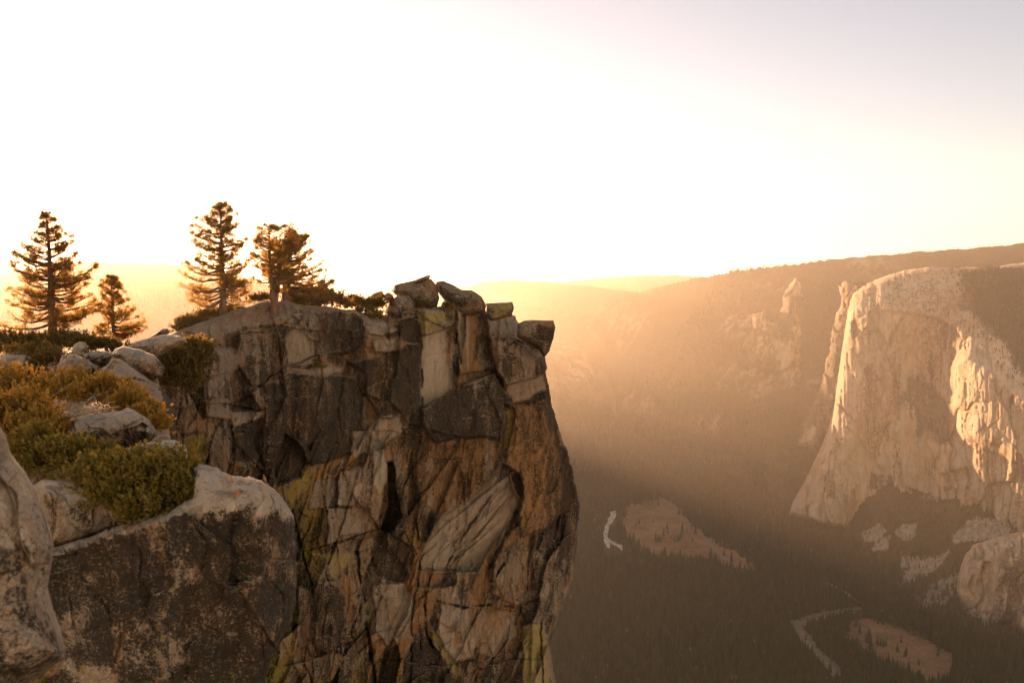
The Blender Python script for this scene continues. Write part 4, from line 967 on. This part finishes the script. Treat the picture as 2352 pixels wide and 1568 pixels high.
azs = np.tan(np.radians(np.concatenate([np.linspace(-44, 0, 220)[:-1], np.linspace(0, 33, 520)])))
ys = np.exp(np.linspace(math.log(900), math.log(13500), 520))
TX, TY = azs[None, :] * ys[:, None], ys[:, None] + 0 * azs[None, :]
TZ = terrain_z(TX, TY)
TZ[-1] = -1200
# ground cover masks: R rock/scree, G meadow, B road/sand, A bare slope
tpx, tpy = project(np.stack([TX.ravel(), TY.ravel(), TZ.ravel()], 1)); tpx = tpx.reshape(TX.shape); tpy = tpy.reshape(TX.shape)
MEADOW_A = c7((430, 290), (470, 255), (600, 230), (680, 240), (760, 340), (850, 420), (1000, 500), (1075, 560), (1060, 580), (960, 560), (860, 520), (650, 505), (540, 480), (450, 400), (425, 340))
MEADOW_B = c7((1480, 850), (1540, 810), (1640, 800), (1720, 830), (1850, 880), (1960, 950), (2030, 980), (2010, 1070), (1930, 1120), (1800, 1060), (1650, 1000), (1560, 930))
SCREE = [c7((1760, 500), (1880, 510), (2000, 480), (1960, 540), (1880, 600), (1780, 650), (1730, 640)), c7((1870, 640), (2030, 580), (2030, 700), (1980, 740), (1880, 750), (1810, 700)), c7((1560, 390), (1660, 350), (1690, 390), (1640, 430), (1590, 430)),
         c7((1730, 380), (1830, 340), (1840, 400), (1780, 430)), c7((1990, 400), (2120, 320), (2260, 330), (2320, 390), (2200, 420), (2080, 430), (2000, 450)), c7((1660, 600), (1700, 570), (1680, 620)), c7((1640, 440), (1720, 400), (1700, 470), (1600, 490))]
ROAD_A = c7((610, 232), (680, 270), (740, 350), (830, 430), (890, 500), (945, 545))
ROAD_B = c7((1400, 640), (1450, 660), (1500, 690), (1570, 745))
wpx, wpy = tpx + 14 * fbm(TX / 70, TY / 70, 0, 830, 5, .6), tpy + 9 * fbm(TX / 70, TY / 70, 3, 831, 5, .6)
TM = np.zeros(TX.shape + (4,))
for p in SCREE: TM[..., 0] = np.maximum(TM[..., 0], pm(p, wpx, wpy, 9))
for p in (MEADOW_A, MEADOW_B): TM[..., 1] = np.maximum(TM[..., 1], pm(p, wpx, wpy, 7))
apr = sstep(1760, 1860, tpx) * sstep(-935, -900, TZ) * (TY < 3700)
def rub(x, y, z): return sstep(.30, .62, fbm(x / 90 + y / 500, y / 330, z / 200, 846, 5, .6))
TM[..., 0] = np.maximum(TM[..., 0], 1. * apr * rub(TX, TY, TZ))
TM[..., 3] = sstep(.1, .6, fbm(TX / 260, TY / 500, TZ / 260, 840, 4)) * sstep(-840, -700, TZ)
h, w = TX.shape
ii = np.arange(h * w).reshape(h, w)
TF = np.stack([ii[:-1, :-1].ravel(), ii[:-1, 1:].ravel(), ii[1:, 1:].ravel(), ii[1:, :-1].ravel()], 1)

def terrain_mat():
    m = bpy.data.materials.new('forest_floor'); t = NT(m)
    co = t.n('ShaderNodeTexCoord').outputs['Object']
    a = t.n('ShaderNodeAttribute', _attribute_name='mask'); sp = t.n('ShaderNodeSeparateColor', Color=a.outputs['Color'])
    n, _ = t.noise(co, .012, 7, .65); f, _ = t.noise(co, .06, 5, .75); b, _ = t.noise(co, .004, 5, .6)
    base = t.ramp(f, [(.3, (.03, .026, .013)), (.55, (.055, .044, .022)), (.72, (.11, .085, .05))])
    slope = t.mix(t.math('MULTIPLY', a.outputs['Alpha'], t.rng(n, .45, .6)), base, (.2, .155, .115))
    mead = t.ramp(t.math('ADD', t.math('MULTIPLY', n, .6), t.math('MULTIPLY', f, .4)), [(.36, (.085, .05, .024)), (.5, (.18, .105, .055)), (.66, (.27, .175, .10))])
    c = t.mix(t.rng(t.math('ADD', sp.outputs[1], t.math('MULTIPLY', t.math('SUBTRACT', f, .5), .8)), .3, .6), slope, mead)
    scr = t.ramp(f, [(.35, (.10, .088, .072)), (.65, (.30, .27, .235))])
    c = t.mix(t.rng(t.math('ADD', sp.outputs[0], t.math('MULTIPLY', t.math('SUBTRACT', f, .5), 1.4)), .35, .6), c, scr)
    bp = t.n('ShaderNodeBump', Strength=.6, Distance=6., Height=f)
    p = t.n('ShaderNodeBsdfPrincipled', Base__Color=c, Roughness=.95, Normal=bp.outputs[0]); p.inputs['Specular IOR Level'].default_value = .1
    t.out(p.outputs[0]); return m
M['terrain'] = terrain_mat()
tag(mesh_obj('terrain', np.stack([TX.ravel(), TY.ravel(), TZ.ravel()], 1), TF, M['terrain'], None, True, TM.reshape(-1, 4)), 'forested valley floor, slopes and far ridges', kind='structure')

# river, sandbar, roads laid on the valley floor
def floor_pt(x, y):
    s, t = ray(x, y); d = FLOOR / t
    return np.array([float(s * d), float(d)])
def tri_poly(name, poly, z, mat, label, seed=0, jag=2.):
    from mathutils.geometry import tessellate_polygon
    P = []
    r = np.random.default_rng(seed)
    for (ax, ay), (bx, by) in zip(poly, poly[1:] + poly[:1]):
        k = max(1, int(math.hypot(bx - ax, by - ay) / 6))
        for i in range(k): P.append((ax + (bx - ax) * i / k + r.normal() * jag * .4, ay + (by - ay) * i / k + r.normal() * jag * .3))
    pts = [floor_pt(*q) for q in P]
    V = [Vector((q[0], q[1], z)) for q in pts]
    F = tessellate_polygon([V])
    F = [(a, b, c) if (V[b] - V[a]).cross(V[c] - V[a]).z > 0 else (a, c, b) for a, b, c in F]
    o = mesh_obj(name, np.array([list(v) for v in V]), np.array(F), mat, None, False, origin=V[0])
    return tag(o, label, kind='structure')
def water_mat(name, ca, cb, ro):
    m = bpy.data.materials.new(name); t = NT(m)
    co = t.n('ShaderNodeTexCoord').outputs['Object']
    n, _ = t.noise(co, .05, 4, .6); n2, _ = t.noise(co, .4, 3, .6)
    bp = t.n('ShaderNodeBump', Strength=.1, Distance=.3, Height=n2)
    df = t.n('ShaderNodeBsdfDiffuse', Color=t.ramp(n, [(.4, ca), (.6, cb)]))
    gl = t.n('ShaderNodeBsdfGlossy', Color=(1., .96, .9), Roughness=ro, Normal=bp.outputs[0])
    mx = t.n('ShaderNodeMixShader', Fac=.09, i1=df.outputs[0], i2=gl.outputs[0])
    t.out(mx.outputs[0]); return m
def plain_mat(name, a, b, sc):
    m = bpy.data.materials.new(name); t = NT(m)
    n, _ = t.noise(t.n('ShaderNodeTexCoord').outputs['Object'], sc, 5, .7)
    p = t.n('ShaderNodeBsdfPrincipled', Base__Color=t.ramp(n, [(.38, a), (.62, b)]), Roughness=.9); t.out(p.outputs[0]); return m
M['water'] = water_mat('river_water', (.04, .034, .024), (.085, .07, .05), .34); M['sky_water'] = water_mat('painted_sky_water', (.2, .17, .135), (.5, .45, .39), .4); M['sand'] = plain_mat('river_sand', (.11, .085, .06), (.2, .155, .11), .05); M['asphalt'] = plain_mat('road_asphalt', (.10, .08, .066), (.17, .14, .115), .1)  # pale upper reach has the bright sky reflection put into its diffuse colour
Z_W = FLOOR + 8
tri_poly('river', c7((395, 292), (400, 320), (385, 345), (370, 365), (362, 400), (360, 425), (378, 440), (425, 462), (430, 485), (405, 470), (372, 450), (370, 478), (355, 470), (338, 440), (336, 405), (350, 370), (365, 335), (375, 300)), Z_W, M['sky_water'], 'bright reach of the river beside the upper meadow', 1, 4.)
RIV = c7((1230, 830), (1290, 808), (1370, 786), (1470, 768), (1570, 755), (1572, 772), (1480, 790), (1400, 805), (1330, 822), (1290, 850), (1320, 890), (1345, 920), (1360, 950), (1400, 985), (1440, 1020), (1475, 1060), (1480, 1085), (1440, 1095), (1410, 1060), (1370, 1010), (1330, 965), (1290, 925), (1262, 880))
tri_poly('river', RIV, Z_W, M['water'], 'river bending round the lower meadow', 2, 4.)
tri_poly('sandbar', c7((1290, 832), (1340, 819), (1420, 803), (1545, 784), (1545, 792), (1500, 808), (1430, 812), (1370, 818), (1330, 845), (1318, 868), (1290, 852)), Z_W + .6, M['sand'], 'pale sandbar inside the river bend', 3, 5.)
tri_poly('sandbar', c7((1285, 880), (1310, 890), (1335, 930), (1345, 960), (1310, 940), (1285, 910)), Z_W + .6, M['sand'], 'narrow sandbar on the lower river', 4, 5.)
tri_poly('sandbar', c7((1375, 985), (1410, 1010), (1450, 1050), (1460, 1085), (1430, 1088), (1390, 1040)), Z_W + .6, M['sand'], 'pale gravel bar at the lowest river reach', 5, 5.)
def road(pts, wd, label):
    P = np.array([floor_pt(*q) for q in pts]); L = np.concatenate([[0], np.cumsum(np.linalg.norm(np.diff(P, axis=0), axis=1))])
    ss = np.linspace(0, L[-1], 60); C = np.stack([np.interp(ss, L, P[:, 0]), np.interp(ss, L, P[:, 1])], 1)
    for _ in range(6): C[1:-1] = (C[:-2] + 2 * C[1:-1] + C[2:]) / 4
    T = np.gradient(C, axis=0); T /= np.linalg.norm(T, axis=1)[:, None]; N = np.stack([-T[:, 1], T[:, 0]], 1)
    A, B = C + N * wd / 2, C - N * wd / 2
    V = np.concatenate([np.c_[A, np.full(60, Z_W)], np.c_[B, np.full(60, Z_W)]]); F = [(i, i + 60, i + 61, i + 1) for i in range(59)]
    o = mesh_obj('road', V, F, M['asphalt'], None, False, origin=V[0]); return tag(o, label, kind='structure')
road(ROAD_A, 13., 'straight pale road along the upper meadow')
road(ROAD_B, 11., 'short road above the river bend')

# ------------------------------------------------------------------ valley conifers
def conifer_mat(name, a, b):
    m = bpy.data.materials.new(name); t = NT(m)
    oi = t.n('ShaderNodeObjectInfo'); n, _ = t.noise(t.n('ShaderNodeTexCoord').outputs['Object'], .35, 3, .7)
    c = t.ramp(t.math('ADD', t.math('MULTIPLY', oi.outputs['Random'], .5), t.math('MULTIPLY', n, .5)), [(.25, a), (.75, b)])
    p = t.n('ShaderNodeBsdfDiffuse', Color=c); t.out(p.outputs[0]); return m
M['conifer'] = conifer_mat('conifer_foliage', (.017, .023, .010), (.05, .053, .023))
M['broadleaf'] = conifer_mat('autumn_foliage', (.09, .06, .022), (.17, .11, .05))
def conifer_mesh(name, h, rad, seed, tiers=9):
    r = np.random.default_rng(seed); V, F, mi = [], [], []
    def tri(a, b, c, m): 
        k = len(V); V.extend([a, b, c]); F.append((k, k + 1, k + 2)); mi.append(m)
    for j in range(5):
        a, b = 2 * math.pi * j / 5, 2 * math.pi * (j + 1) / 5
        q = .018 * h
        tri((q * math.cos(a), q * math.sin(a), -2), (q * math.cos(b), q * math.sin(b), -2), (0, 0, h * .8), 1)
    for i in range(tiers):
        f = i / (tiers - 1); z = h * (.12 + .8 * f); R = rad * (1 - f) ** .8 * r.uniform(.8, 1.15) + .05 * rad; hh = h * .17
        k = 8
        for j in range(k):
            a0 = 2 * math.pi * (j + r.uniform(-.3, .3)) / k; wd = r.uniform(.28, .55); rr = R * r.uniform(.6, 1.25)
            dz = -r.uniform(.02, .08) * h
            tri((rr * math.cos(a0 - wd), rr * math.sin(a0 - wd), z + dz), (rr * 1.05 * math.cos(a0 + wd), rr * 1.05 * math.sin(a0 + wd), z + dz * r.uniform(.5, 1.4)), (0, 0, z + hh), 0)
    me_o = (np.array(V, float), np.array(F), mi)
    me = bpy.data.meshes.new(name); me.from_pydata([tuple(v) for v in V], [], F); me.materials.append(M['conifer']); me.materials.append(M['bark'])
    me.polygons.foreach_set('material_index', mi); me.update(); return me
def broad_mesh(name, h, seed):
    r = np.random.default_rng(seed); V, F, mi = [], [], []
    for k in range(110):
        v = r.normal(size=3); v /= np.linalg.norm(v); c = np.array([0, 0, h * .58]) + v * np.array([h * .34, h * .34, h * .4]) * r.uniform(.5, 1)
        a, b = r.normal(size=3), r.normal(size=3); a *= h * .09 / np.linalg.norm(a); b *= h * .09 / np.linalg.norm(b)
        n = len(V); V += [tuple(c - a), tuple(c + a), tuple(c + b * 1.5)]; F.append((n, n + 1, n + 2)); mi.append(0)
    for j in range(5):
        a, b = 2 * math.pi * j / 5, 2 * math.pi * (j + 1) / 5; q = .03 * h; n = len(V)
        V += [(q * math.cos(a), q * math.sin(a), -2), (q * math.cos(b), q * math.sin(b), -2), (0, 0, h * .7)]; F.append((n, n + 1, n + 2)); mi.append(1)
    me = bpy.data.meshes.new(name); me.from_pydata(V, [], F); me.materials.append(M['broadleaf']); me.materials.append(M['bark']); me.polygons.foreach_set('material_index', mi); me.update(); return me
KIN = [conifer_mesh('slim_conifer', 36, 4.6, 1), conifer_mesh('broad_conifer', 32, 6.4, 2), conifer_mesh('tall_conifer', 42, 5.2, 3, 11), broad_mesh('autumn_tree', 17, 4)]

FR = np.random.default_rng(99)
def scatter(n, y0, y1, px0, px1):
    """world-uniform points on the ground between two depths and two bearings"""
    y = np.sqrt(FR.uniform(y0 ** 2, y1 ** 2, n)); x = (FR.uniform(px0, px1, n) - CX) / FPX * y
    return x, y
pts = []
for n, y0, y1, a, b in ((30000, 1950, 3050, 1130, 2520), (26000, 3050, 4400, 1130, 2200), (30000, 4400, 5900, 1120, 2520), (5000, 3600, 4400, -200, 620)):
    x, y = scatter(n, y0, y1, a, b); pts.append(np.c_[x, y])
pts = np.concatenate(pts)
fx, fy = pts[:, 0], pts[:, 1]
fz = terrain_z(fx, fy)
ppx, ppy = project(np.c_[fx, fy, fz])
hpx = 36 * FPX / fy
inm = np.zeros(len(fx)); mwx = 14 * fbm(fx / 70, fy / 70, 0, 830, 5, .6); mwy = 9 * fbm(fx / 70, fy / 70, 3, 831, 5, .6)
for hf in (0, .35): inm = np.maximum(inm, np.maximum(pm(MEADOW_A, ppx + mwx, ppy + mwy - hf * hpx, 10), pm(MEADOW_B, ppx + mwx, ppy + mwy - hf * hpx, 10)) * 1.005)
for p in SCREE: inm = np.maximum(inm, pm(p, ppx + mwx, ppy + mwy - 8, 9) * .90)
for p, wd in ((RIV, 5), (c7((395, 292), (400, 320), (385, 345), (370, 365), (362, 400), (360, 425), (378, 440), (425, 462), (430, 485), (405, 470), (372, 450), (370, 478), (355, 470), (338, 440), (336, 405), (350, 370), (365, 335), (375, 300)), 6)):
    for hf in (0, .25, .5, .75, 1.):
        inm = np.maximum(inm, (poly_sd(p, ppx + .4 * mwx, ppy + .4 * mwy - hf * hpx) > ((-3 if hf < .8 else -1) if wd == 6 else (-1 if hf < .35 else 99))) * 1.)
for hf in (0, .4, .8):
    inm = np.maximum(inm, (line_dist(ROAD_A, ppx, ppy - hf * hpx) < 3.) * 1.); inm = np.maximum(inm, (line_dist(ROAD_B, ppx, ppy - hf * hpx) < 3.) * 1.)
inm = np.maximum(inm, pm(c7((1400, 640), (1470, 640), (1480, 675), (1430, 680)), ppx, ppy, 3))
bare = sstep(.15, .5, fbm(fx / 260, fy / 500, fz / 260, 840, 4)) * sstep(-840, -700, fz) * .75
apr_f = sstep(1760, 1860, ppx) * sstep(-935, -900, fz) * (fy < 3700) * .7 * rub(fx, fy, fz)
keepm = FR.uniform(size=len(fx)) > np.maximum(np.maximum(inm, bare), apr_f) * .985
# keep clear of the spur and the wall bodies
spd = np.interp(ppx, [2190, 2260, 2352, 2600], [2660, 2560, 2490, 2350])
keepm &= ~((poly_sd(SPUR, ppx, ppy) > 0) & (fy > spd - 25) & (fy < spd + 330))
fx, fy, fz, ppx, ppy = [q[keepm] for q in (fx, fy, fz, ppx, ppy)]
kind = FR.choice([0, 1, 2, 3], len(fx), p=[.36, .3, .28, .06])
sc = FR.uniform(.5, 1.1, len(fx)) * np.where(fz > -880, .66, 1.) * np.where((ppx > 1760) & (fz > -935), .55, 1.)
rot = FR.uniform(0, 6.28, len(fx))
# trees on top of the great wall and on its forested right shoulder
rimm = (pm(RIM, wX, wY, 2) > .6) & wUse
fo = pm([(2205, 622), (2620, 598), (2620, 975), (2420, 915), (2352, 855), (2300, 780), (2230, 700)], wX + 26 * fbm(wX / 40, wY / 40, 0, 940, 4), wY + 20 * fbm(wX / 40, wY / 40, 2, 941, 4), 26)
pr_ = np.where(rimm, .035 + .5 * fo, 0)
sel = FR.uniform(size=wX.shape) < pr_
s_, t_ = ray(wX[sel], wY[sel])
wp = np.stack([s_ * wD[sel], wD[sel], t_ * wD[sel] - 1], 1)
spx, spy = project(wp)
inframe = (ppx > 1290) & (ppx < 2340) & (ppy < 1560) & (fy < 2900)
vis = np.where(inframe)[0]
order = vis[np.argsort(fy[vis])][:200]
single = np.zeros(len(fx), bool); single[order] = True
first = {}
def valley_tree(k, x, y, z, s, r, label, group):
    o = bpy.data.objects.new(('slim_conifer', 'broad_conifer', 'tall_conifer', 'autumn_tree')[k], KIN[k])
    o.location = (x, y, z); o.scale = (s, s, s); o.rotation_euler = (0, 0, r)
    COL.objects.link(o); tag(o, label, 'tree', group); first.setdefault(k, o); return o
LB = ['slim dark conifer crowded among its likes at the near edge of the valley forest', 'broad dark conifer crowded among its likes at the near edge of the valley forest',
      'tall narrow conifer crowded among its likes at the near edge of the valley forest', 'brownish broadleaf tree crowded among conifers at the near edge of the valley forest']
for i in order: valley_tree(int(kind[i]), fx[i], fy[i], fz[i], float(sc[i]), float(rot[i]), LB[int(kind[i])], 'trees at the near edge of the valley forest')
def meadow_tree(cx, cy, k, s, label, group):
    x, y = floor_pt(*c7((cx, cy))[0]); valley_tree(k, x, y, FLOOR + 1, s, random.uniform(0, 6), label, group)
for cx, cy in ((590, 438), (598, 442), (610, 440), (604, 430), (622, 425), (628, 405)): meadow_tree(cx, cy, random.choice([0, 2]), random.uniform(.7, 1.), 'dark conifer in the middle clump of the upper meadow', 'conifers in the middle clump of the upper meadow')
for cx, cy in ((692, 438), (700, 430), (706, 434), (712, 420), (716, 385), (718, 400)): meadow_tree(cx, cy, random.choice([0, 2]), random.uniform(.8, 1.05), 'dark conifer in the clump beside the straight road of the upper meadow', 'conifers beside the road of the upper meadow')
for cx, cy in ((495, 360), (505, 355), (512, 350)): meadow_tree(cx, cy, 0, random.uniform(.7, .9), 'dark conifer in the small clump nearest the river on the upper meadow', 'conifers near the river on the upper meadow')
meadow_tree(765, 438, 1, .6, 'single small conifer between the road and the near forest on the upper meadow', 'lone meadow trees')
meadow_tree(648, 400, 0, .95, 'lone tall conifer between the two clumps of the upper meadow', 'lone meadow trees')
meadow_tree(552, 500, 2, 1.0, 'tall pointed conifer at the near left edge of the upper meadow', 'lone meadow trees')
for cx, cy in ((1370, 895), (1385, 900), (1400, 905), (1395, 890), (1415, 915), (1430, 900), (1440, 925), (1455, 895), (1465, 900), (1425, 880), (1410, 950), (1425, 960), (1440, 975), (1455, 990), (1470, 960), (1480, 1000), (1495, 985), (1505, 1010)):
    meadow_tree(cx, cy, random.choice([0, 1, 2]), random.uniform(.75, 1.1), 'dark conifer in the grove on the tongue of land inside the river bend', 'conifers inside the river bend')
for cx, cy in ((1595, 915), (1605, 925), (1615, 918), (1608, 905)): meadow_tree(cx, cy, random.choice([1, 2]), random.uniform(.75, .95), 'dark conifer in the tight clump in the middle of the lower meadow', 'conifers in the middle of the lower meadow')
for cx, cy in ((1665, 935), (1680, 940), (1692, 935), (1650, 930)): meadow_tree(cx, cy, random.choice([1, 0]), random.uniform(.7, .95), 'dark conifer in the loose clump right of the middle of the lower meadow', 'conifers right of the middle of the lower meadow')
meadow_tree(1790, 970, 0, .62, 'lone small conifer on the open brown part of the lower meadow', 'lone meadow trees')
meadow_tree(1565, 880, 2, .95, 'tall conifer at the river side of the lower meadow', 'lone meadow trees')
meadow_tree(1512, 870, 2, .9, 'slender conifer where the sandbar meets the lower meadow', 'lone meadow trees')
meadow_tree(1808, 870, 3, 1.0, 'round bushy brown tree on the far edge of the lower meadow', 'lone meadow trees')
meadow_tree(1835, 890, 3, 1.1, 'larger round bushy brown tree at the far right edge of the lower meadow', 'lone meadow trees')
for k in range(4):
    if k not in first: valley_tree(k, fx[k], fy[k], fz[k], .8, 0., LB[k], 'trees at the near edge of the valley forest')

# forest masses: one object of points, each carrying an instance of one of the four kinds
def forest(name, P, K, S, R, label):
    me = bpy.data.meshes.new(name); me.vertices.add(len(P)); me.vertices.foreach_set('co', np.asarray(P, np.float32).ravel())
    for nm, typ, v in (('tree_kind', 'INT', K.astype(np.int32)), ('tree_size', 'FLOAT', S.astype(np.float32)), ('tree_turn', 'FLOAT', R.astype(np.float32))):
        a = me.attributes.new(nm, typ, 'POINT'); a.data.foreach_set('value', v)
    me.update()
    o = bpy.data.objects.new(name, me); link(o); tag(o, label, 'forest', kind='stuff')
    ng = bpy.data.node_groups.new(name + '_nodes', 'GeometryNodeTree')
    ng.interface.new_socket('Geometry', in_out='INPUT', socket_type='NodeSocketGeometry'); ng.interface.new_socket('Geometry', in_out='OUTPUT', socket_type='NodeSocketGeometry')
    N, Lk = ng.nodes, ng.links
    gi, go = N.new('NodeGroupInput'), N.new('NodeGroupOutput')
    def named(nm, typ):
        q = N.new('GeometryNodeInputNamedAttribute'); q.data_type = typ; q.inputs['Name'].default_value = nm; return q.outputs['Attribute']
    kd, sz, tn = named('tree_kind', 'INT'), named('tree_size', 'FLOAT'), named('tree_turn', 'FLOAT')
    cxyz = N.new('ShaderNodeCombineXYZ'); Lk.new(tn, cxyz.inputs[2])
    jn = N.new('GeometryNodeJoinGeometry')
    for k in range(4):
        oi = N.new('GeometryNodeObjectInfo'); oi.inputs['Object'].default_value = first[k]; oi.inputs['As Instance'].default_value = True
        cp = N.new('FunctionNodeCompare'); cp.data_type = 'INT'; cp.operation = 'EQUAL'; Lk.new(kd, cp.inputs[2]); cp.inputs[3].default_value = k
        ip = N.new('GeometryNodeInstanceOnPoints')
        Lk.new(gi.outputs[0], ip.inputs['Points']); Lk.new(cp.outputs[0], ip.inputs['Selection']); Lk.new(oi.outputs['Geometry'], ip.inputs['Instance'])
        Lk.new(cxyz.outputs[0], ip.inputs['Rotation']); Lk.new(sz, ip.inputs['Scale'])
        Lk.new(ip.outputs[0], jn.inputs[0])
    Lk.new(jn.outputs[0], go.inputs[0])
    md = o.modifiers.new('trees', 'NODES'); md.node_group = ng
    return o
rest = ~single
forest('valley_forest', np.c_[fx, fy, fz][rest], kind[rest], sc[rest], rot[rest], 'dense dark conifer forest covering the valley floor and slopes')
nW = len(wp)
forest('shoulder_forest', wp, FR.choice([0, 1], nW), FR.uniform(.22, .5, nW) * np.where(fo[sel] > .5, 1.25, .8), FR.uniform(0, 6, nW), 'thin scrub and conifers on top of the great granite wall')

# ------------------------------------------------------------------ haze, sky, sun, camera
def haze(density, aniso, color):
    m = bpy.data.materials.new('haze_air'); t = NT(m)
    v = t.n('ShaderNodeVolumePrincipled'); v.inputs['Color'].default_value = (*color, 1); v.inputs['Density'].default_value = density; v.inputs['Anisotropy'].default_value = aniso
    t.out(None, v.outputs[0])
    x0, x1, y0, y1, z0, z1 = -14000, 9500, -60, 13600, -1290, 330
    V = np.array([(x, y, z) for x in (x0, x1) for y in (y0, y1) for z in (z0, z1)], float)
    F = [(0, 1, 3, 2), (4, 6, 7, 5), (0, 4, 5, 1), (2, 3, 7, 6), (0, 2, 6, 4), (1, 5, 7, 3)]
    o = mesh_obj('haze', V, F, m, None, False); tag(o, 'warm evening haze filling the valley', kind='stuff'); return o
haze(.35e-4, .66, (1., .93, .85))

W = bpy.data.worlds.new('World'); scene.world = W; W.use_nodes = True
nt = W.node_tree; nt.nodes.clear()
sky = nt.nodes.new('ShaderNodeTexSky'); sky.sky_type = 'NISHITA'; sky.sun_disc = False
sky.sun_elevation = SUN_EL; sky.sun_rotation = SUN_AZ; sky.altitude = 2200; sky.air_density = 1.; sky.dust_density = 1.; sky.ozone_density = 1.
mul = nt.nodes.new('ShaderNodeMix'); mul.data_type = 'RGBA'; mul.blend_type = 'MULTIPLY'; mul.inputs[0].default_value = 1.; mul.inputs[7].default_value = (.84, .69, .675, 1)
bg = nt.nodes.new('ShaderNodeBackground'); bg.inputs[1].default_value = .065
wo = nt.nodes.new('ShaderNodeOutputWorld')
# sky opposite the low sun raised and warmed, added fill for the shaded cliff
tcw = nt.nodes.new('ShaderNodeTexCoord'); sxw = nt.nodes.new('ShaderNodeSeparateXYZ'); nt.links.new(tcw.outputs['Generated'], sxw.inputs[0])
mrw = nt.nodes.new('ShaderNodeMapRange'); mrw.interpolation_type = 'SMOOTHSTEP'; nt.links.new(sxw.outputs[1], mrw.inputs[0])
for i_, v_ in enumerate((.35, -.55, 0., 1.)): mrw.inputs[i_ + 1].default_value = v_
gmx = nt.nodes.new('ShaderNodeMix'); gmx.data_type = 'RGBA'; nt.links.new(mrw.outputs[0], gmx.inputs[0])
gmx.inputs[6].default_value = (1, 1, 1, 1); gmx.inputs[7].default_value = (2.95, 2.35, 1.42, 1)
sky_fill = nt.nodes.new('ShaderNodeVectorMath'); sky_fill.operation = 'MULTIPLY'
nt.links.new(sky.outputs[0], sky_fill.inputs[0]); nt.links.new(gmx.outputs[2], sky_fill.inputs[1])
hsv = nt.nodes.new('ShaderNodeHueSaturation'); hsv.inputs['Saturation'].default_value = .66
nt.links.new(sky_fill.outputs[0], hsv.inputs['Color']); nt.links.new(hsv.outputs[0], mul.inputs[6]); nt.links.new(mul.outputs[2], bg.inputs[0]); nt.links.new(bg.outputs[0], wo.inputs[0])

sl = bpy.data.lights.new('sun', 'SUN'); sl.energy = 3.8; sl.angle = math.radians(.5); sl.color = (1., .54, .26)
so = bpy.data.objects.new('sun', sl); COL.objects.link(so)
dirv = Vector((math.sin(SUN_AZ) * math.cos(SUN_EL), math.cos(SUN_AZ) * math.cos(SUN_EL), math.sin(SUN_EL)))
so.rotation_euler = dirv.to_track_quat('Z', 'Y').to_euler(); so.location = dirv * 100

cam = bpy.data.cameras.new('camera'); co_ = bpy.data.objects.new('camera', cam); COL.objects.link(co_)
cam.sensor_width = 36.; cam.lens = 36. * FPX / 2352.; cam.clip_start = .1; cam.clip_end = 60000.
co_.rotation_euler = (math.pi / 2 - PITCH, 0, 0)
cam.dof.use_dof = True; cam.dof.focus_distance = 55.; cam.dof.aperture_fstop = 5.6
scene.camera = co_

vs = scene.view_settings
scene.display_settings.display_device = 'sRGB'
vs.view_transform = 'Standard'; vs.look = 'None'; vs.gamma = 1.; vs.use_curve_mapping = False; vs.exposure = 2.9
cy = scene.cycles
cy.max_bounces = 6; cy.diffuse_bounces = 3; cy.volume_bounces = 1; cy.transparent_max_bounces = 8
cy.use_denoising = True
